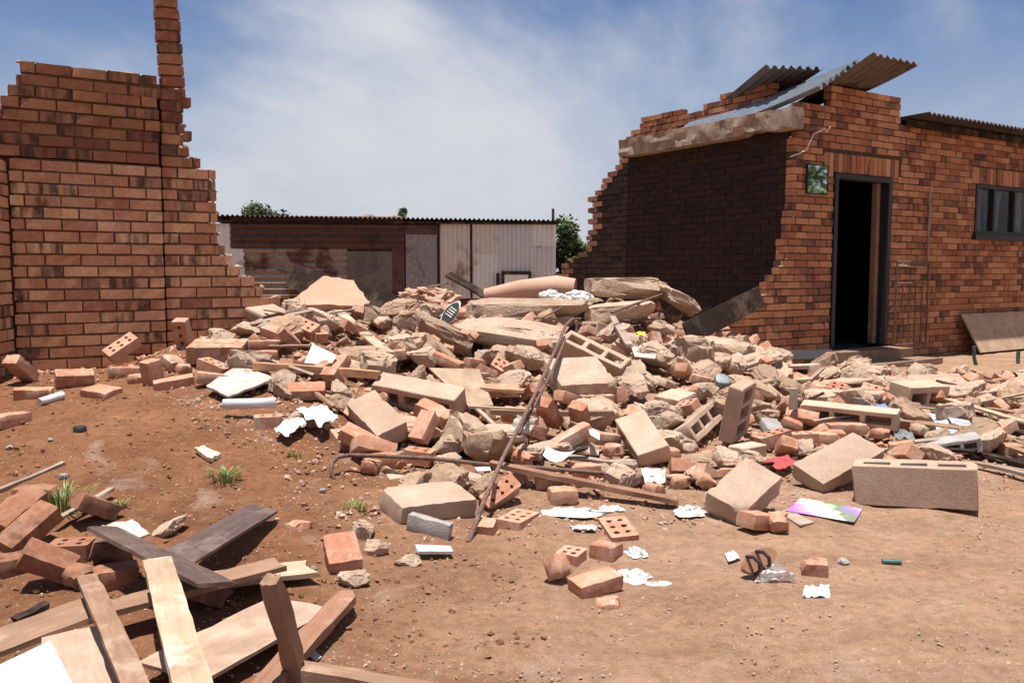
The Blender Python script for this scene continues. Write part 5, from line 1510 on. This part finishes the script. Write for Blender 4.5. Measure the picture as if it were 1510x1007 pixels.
rod([(902,461,.22),(940,447,.24),(982,432,.28)],.012,'short straight rusty rod pointing up under the crowning slab')
rod([(775,470,.10),(800,469,.12),(820,458,.16),(842,447,.18)],.010,'bent rusty rod poking from beneath the long low slab')
rod([(920,473,.08),(975,470,.08)],.008,'thin rusty rod lying below the flat dusty slab')

# ------------------------------------------------------------------ litter on the yard
lf = sheet_poly([(1158,756),(1180,737),(1271,753),(1259,773)],.004,.002,'white_paper','glossy purple, white and green leaflet lying by the smooth blocks','leaflet','leaflet',curl=.006,n=10)
m, N, L, B = new_mat('leaflet_print')
tcn = N.new('ShaderNodeTexCoord'); sp = N.new('ShaderNodeSeparateXYZ'); L.new(tcn.outputs['Generated'], sp.inputs[0])
nl = noise_node(N, L, tcn.outputs['Generated'], 5, 3, .6, 1.0)
u_ = mmath(N, L, 'ADD', sp.outputs[0], mmath(N, L, 'MULTIPLY', mmath(N, L, 'SUBTRACT', nl.outputs[0], .5), .45))
cc = ramp_of(N, L, u_, [(.10, (.45, .16, .62)), (.26, (.62, .30, .72)), (.42, (.80, .78, .82)), (.60, (.78, .76, .70)), (.70, (.16, .26, .07)), (.84, (.30, .20, .46)), (.95, (.55, .32, .70))])
L.new(cc, B.inputs['Base Color']); B.inputs['Roughness'].default_value = .35
lf.data.materials.clear(); lf.data.materials.append(m)
sheet_poly([(1147,757),(1162,752),(1200,772),(1180,777)],.003,.008,'wood_grey','flat grey flake of board half under the leaflet','board flake','board_flake')
crumple(846,758,.36,.045,.10,'white_cloth','rag of crumpled white cloth in front of the red-brown plank','cloth','white_rag',11,amp=.7)
crumple(898,752,.15,.03,.07,'white_cloth','small white rag beside a brick crumb by the red-brown plank','cloth','white_rag',12,amp=.7)
crumple(1018,757,.19,.05,.13,'white_cloth','white rag caught beneath the propped solid block','cloth','white_rag',13,amp=.6)
crumple(938,818,.10,.05,.09,'white_cloth','white rag tucked behind the perforated brick','cloth','white_rag',14,amp=.7)
crumple(934,852,.14,.045,.12,'white_cloth','white rag at the end of the foremost whole brick','cloth','white_rag',15,amp=.8)
crumple(972,862,.10,.018,.04,'white_cloth','thin twist of white cloth trailing over the dirt','cloth','white_rag',16,amp=.8)
crumple(845,822,.05,.02,.03,'white_cloth','white shred between two half bricks','cloth','white_rag',17,amp=.7)
sheet_poly([(612,806),(664,808),(668,816),(616,816)],.02,.012,'white_cloth','white plastic strip lying below the speckled half block','plastic','plastic_strip')
sheet_poly([(840,776),(880,776),(878,784),(846,782)],.008,.003,'white_paper','strip of white paper with a black end behind the perforated brick','paper','paper_strip',wrinkle=.02)
sheet_poly([(1069,818),(1082,813),(1092,824),(1074,830)],.004,.003,'white_paper','small white card beside the brown sandal','paper','paper_scrap',wrinkle=.01)
sheet_poly([(1186,866),(1222,864),(1224,880),(1183,882)],.006,.003,'white_paper','crumpled white paper in front of the lone half brick','paper','paper_scrap',wrinkle=.03)
sheet_poly([(1112,858),(1132,832),(1160,836),(1174,857)],[.0,.05,.05,.0],.002,'clear_film','clear crinkled plastic bag against the brown sandal','plastic','plastic_bag',wrinkle=.06,n=12)
sheet_poly([(455,968),(465,960),(474,970),(466,976)],.004,.002,'white_paper','tiny white scrap beside the leaning post','paper','paper_scrap')
sheet_poly([(287,664),(300,661),(326,672),(310,680)],.012,.02,'stone_yellow','flat yellowish stone on the dirt rise','stone','flat_stone',wrinkle=.02)
# brown sandal on its edge
c = hit(1118, 850); sd = bpy.data.objects.new('brown_sandal', None); COL.objects.link(sd)
sd.matrix_basis = Matrix.Translation(c + Vector((0, .02, .05))) @ rot(32, -12, 0) @ rot(0, 0, 62)
tag(sd, 'brown sandal with black straps lying on its side beside clear plastic', 'sandal')
v, f = oval(.085, .034, .022); o = link('sole', mesh('sole', v, f, 40), 'sandal_brown'); o.parent = sd
for x in (-.05, .0):
    mb = MB(); mb.tube([(x, -.034, .02), (x, -.025, .055), (x, .0, .07), (x, .025, .055), (x, .034, .02)], .007, 6); me = mesh('strap', mb.v, mb.f, 50); o = link('strap', me, 'black'); o.parent = sd
# bottle cap, lighter
def disc(px, py, r, h_, mat, label, cat, name):
    p = hit(px, py); mb = MB(); mb.tube([p + Vector((0, 0, .0)), p + Vector((0, 0, h_ * .8)), p + Vector((.0, 0, h_))], [r, r, r * .85], 16)
    return tag(mb.build(name, mat, smooth=40), label, cat)
disc(118,637,.032,.03,'black','black plastic jar lid on the dirt rise','lid','jar_lid')
p = hit(1314, 832); mb = MB(); mb.tube([p + Vector((-.035, 0, .012)), p + Vector((.03, -.01, .012)), p + Vector((.035, -.01, .012))], [.011, .011, .006], 10)
tag(mb.build('lighter', 'green_metal', smooth=40), 'small dark grey lighter alone on the open dirt', 'lighter')
p = hit(52, 600); mb = MB(); mb.tube([hit(58, 598) + Vector((0, 0, .02)), hit(92, 588) + Vector((0, 0, .02))], [.02, .024], 10)
tag(mb.build('plastic_bottle', 'white_cloth', smooth=40), 'squashed pale plastic bottle at the foot of the ruin', 'bottle')
SG = 'pale stones on the dirt rise'
for px, py, w, lb in ((93,706,.055,'grey-white stone by the bare stick'),(14,662,.04,'pale stone at the left edge of the dirt rise'),(75,650,.03,'little grey stone near the jar lid'),(476,725,.035,'pale pebble by the hook of the steel bar'),(408,768,.03,'white pebble beside the dark board'),(1243,832,.05,'grey stone right of the lone half brick'),(462,840,.03,'white pebble near the ragged pale plank')):
    p = hit(px, py); me = chunk_mesh((w, w * .8, w * .7), px, 2, .7, .15, 2.2, 'stone'); tag(link('stone', me, 'block_grey', None, Matrix.Translation(p + Vector((0, 0, w * .2)))), lb, 'stone')

# ------------------------------------------------------------------ grass tufts
def tuft(px, py, n, h_, r, label, seed):
    rs_ = random.Random(seed); c = hit(px, py); mb = MB()
    for i in range(n):
        a = rs_.uniform(0, 6.283); q = c + Vector((math.cos(a), math.sin(a), 0)) * r * rs_.random() ** .5 + Vector((0, 0, -.005))
        d = Vector((math.cos(a), math.sin(a), 0)) * rs_.uniform(.2, .9); l = h_ * rs_.uniform(.5, 1.2); w = .003
        sd_ = Vector((-d.y, d.x, 0)).normalized() * w
        m1 = q + Vector((0, 0, l * .6)) + d * l * .35; t = q + Vector((0, 0, l * .8)) + d * l
        mb.add([q - sd_, q + sd_, m1 + sd_ * .8, m1 - sd_ * .8, t], [(0, 1, 2, 3), (3, 2, 4)], rs_.random())
    o = mb.build('grass_tuft', 'grass', rnd=True); return tag(o, label, 'grass')
tuft(92,748,120,.10,.11,'largest grass tuft growing by the bricks and the split lath',1)
tuft(332,708,80,.07,.06,'grass tuft alone on the red dirt slope',2)
tuft(176,748,34,.045,.025,'thin grass sprouts behind the dark plank',3)
tuft(524,752,40,.05,.05,'small grass tuft beside the crumbling mortar half',4)
tuft(136,820,24,.05,.05,'green weed between the timber and the cored brick',5)
tuft(436,672,20,.04,.04,'tiny grass sprouts at the foot of the plaster-patched block',6)

# ------------------------------------------------------------------ the rest of the heap: pieces tumbled over its surface
rs = random.Random(42)
def tumble(k, count_max, min_gap):
    out = []
    tries = 0
    while len(out) < count_max and tries < 40000:
        tries += 1
        y = 3.8 + 5.8 * rs.random() ** 1.1; x = rs.uniform(-2.6, 5.6)
        if not on_heap(x, y): continue
        if any((x - a) ** 2 + (y - b_) ** 2 < (r * .55 + min_gap) ** 2 for a, b_, r in FOOT): continue
        if any((x - a) ** 2 + (y - b_) ** 2 < (min_gap * 1.15) ** 2 for a, b_ in out): continue
        out.append((x, y))
    return out
for x, y in tumble(0, 215, .052):
    kind = rs.choice(['solid', 'solid', 'half', 'half', 'half', 'bat', 'cored'])
    me = PROTO[kind][rs.randrange(len(PROTO[kind]))]
    th = x / y * FPX + 755
    R = rot(rs.uniform(0, 360), rs.gauss(0, 22), rs.gauss(0, 25)); z = terrain(x, y) - sunk(x, y) * rs.random()
    o = link('brick', me, 'brick_loose', None, Matrix.Translation((x, y, z + half_height(brick_dims(kind, me), R) - .025)) @ R)
    FOOT.append((x, y, .07)); tag(o, KIND_LABEL[kind], 'brick', G_HEAP)
LUMPS = [chunk_mesh((.16, .128, .10), 500 + k, 3, .5, .14, 2.4, 'concrete_chunk') for k in range(8)]
for x, y in tumble(1, 250, .046):
    s = .10 + .26 * rs.random() ** 1.3; z = terrain(x, y) - sunk(x, y) * rs.random()
    me = LUMPS[rs.randrange(8)]
    key = ('lump', me.name, rs.random() < .35)
    mt = 'concrete_brown' if key[2] else 'concrete'
    if key not in UNIT:
        m2 = me.copy(); m2.materials.append(MATS[mt]); UNIT[key] = m2
    o = link('concrete_chunk', UNIT[key], None, None, Matrix.Translation((x, y, z + s * .22)) @ rot(rs.uniform(0, 360), rs.gauss(0, 20), rs.gauss(0, 20)) @ Matrix.Scale(s / .16, 4))
    FOOT.append((x, y, s * .4)); tag(o, ('large ' if s > .2 else 'small ') + ('brown' if key[2] else 'pale tan') + ' lump of broken concrete among the bricks of the heap', 'rubble', 'concrete lumps in the heap')
# splinters of wood over the heap and the right-hand litter
for i in range(46):
    for _ in range(50):
        y = rs.uniform(4.3, 8.6); x = rs.uniform(-2.2, 5.4)
        if on_heap(x, y) and (i > 22 or x > 1.8): break
    ln = rs.uniform(.18, .55); yaw = rs.uniform(-60, 60)
    v, f = grid_box((ln, rs.uniform(.018, .045), rs.uniform(.008, .02)), (5, 1, 1), .0012, 900 + i, chip=.001, broken=.02)
    me = mesh('wood_splinter', v, f, 35)
    wm = rs.choice(['wood_pale', 'wood_brown', 'wood_grey', 'wood_charred'])
    o = link('wood_splinter', me, wm, None, Matrix.Translation((x, y, terrain(x, y) + .05 + rs.random() * .05)) @ rot(yaw, rs.gauss(0, 8), rs.uniform(0, 40)))
    tag(o, {'wood_pale': 'pale', 'wood_brown': 'brown', 'wood_grey': 'weathered grey', 'wood_charred': 'blackened'}[wm] + ' wooden splinter lying loose in the rubble', 'splinter', 'wood splinters in the rubble')

# ------------------------------------------------------------------ grit and pebbles nobody could count
def grit(name, n, place, smin, smax, mat, label, seed):
    rs_ = random.Random(seed); mb = MB()
    oct_ = [(1, 0, 0), (0, 1, 0), (-1, 0, 0), (0, -1, 0), (0, 0, .7), (0, 0, -.7)]
    of = [(0, 1, 4), (1, 2, 4), (2, 3, 4), (3, 0, 4), (1, 0, 5), (2, 1, 5), (3, 2, 5), (0, 3, 5)]
    k = 0
    while k < n:
        q = place(rs_)
        if q is None: continue
        x, y = q; s = smin + (smax - smin) * rs_.random() ** 3.2
        R = rot(rs_.uniform(0, 360), rs_.uniform(-40, 40), rs_.uniform(-40, 40)); T = Vector((x, y, terrain(x, y) - sunk(x, y) + s * .15))
        mb.add([T + (R @ Vector([a * rs_.uniform(.6, 1.2) for a in p])) * s for p in oct_], of, rs_.random()); k += 1
    o = mb.build(name, mat, rnd=True); tag(o, label, None, None, 'stuff')
def heap_place(r):
    y = 3.8 + 5.6 * r.random(); x = r.uniform(-2.7, 5.6)
    return (x, y) if on_heap(x, y) else None
def foot_place(r):
    y = 3.2 + 2.6 * r.random(); x = r.uniform(-2.6, 4.2)
    if on_heap(x, y) or not (on_heap(x, y + .5) or on_heap(x + .3, y + .4)): return None
    return (x, y)
def yard_place(r):
    y = 2.3 + 5 * r.random() ** 1.6; x = r.uniform(-.62, .62) * y
    return None if on_heap(x, y) else (x, y)
def ruin_place(r):
    q = FO + FU * r.uniform(-.1, 1.6) + FN * -(r.random() ** 1.5 * .7 + .03); return (q.x, q.y)
grit('brick_grit', 5200, heap_place, .008, .050, 'brick_loose', 'brick grit filling the rubble heap', 1)
grit('concrete_grit', 5200, heap_place, .008, .050, 'concrete', 'concrete grit filling the rubble heap', 2)
grit('edge_grit', 1300, foot_place, .004, .022, 'concrete', 'grit strewn round the foot of the heap', 3)
grit('edge_brick_grit', 900, foot_place, .004, .02, 'brick_loose', 'brick crumbs strewn round the foot of the heap', 4)
grit('yard_pebbles', 6000, yard_place, .0012, .008, 'concrete', 'fine pebbles scattered over the bare dirt', 5)
grit('yard_crumbs', 1100, yard_place, .0015, .008, 'concrete_brown', 'fine dark crumbs scattered over the bare dirt', 6)
grit('ruin_grit', 500, ruin_place, .004, .03, 'brick_loose', 'brick crumbs along the foot of the ruin', 7)

def rise_place(r):
    y = 2.4 + 3.4 * r.random(); x = -.60 * y + (.60 * y + .1) * r.random()
    return None if on_heap(x, y) else (x, y)
rough_mat('clod', (.19, .09, .05), (.33, .175, .10), 6, 60, .8, .01)
grit('dirt_clods', 2600, rise_place, .002, .017, 'clod', 'crumbled red clods over the dirt rise', 8)
grit('sand_grit', 9000, heap_place, .003, .018, 'concrete', 'fine mortar crumbs between the pieces of the heap', 9)
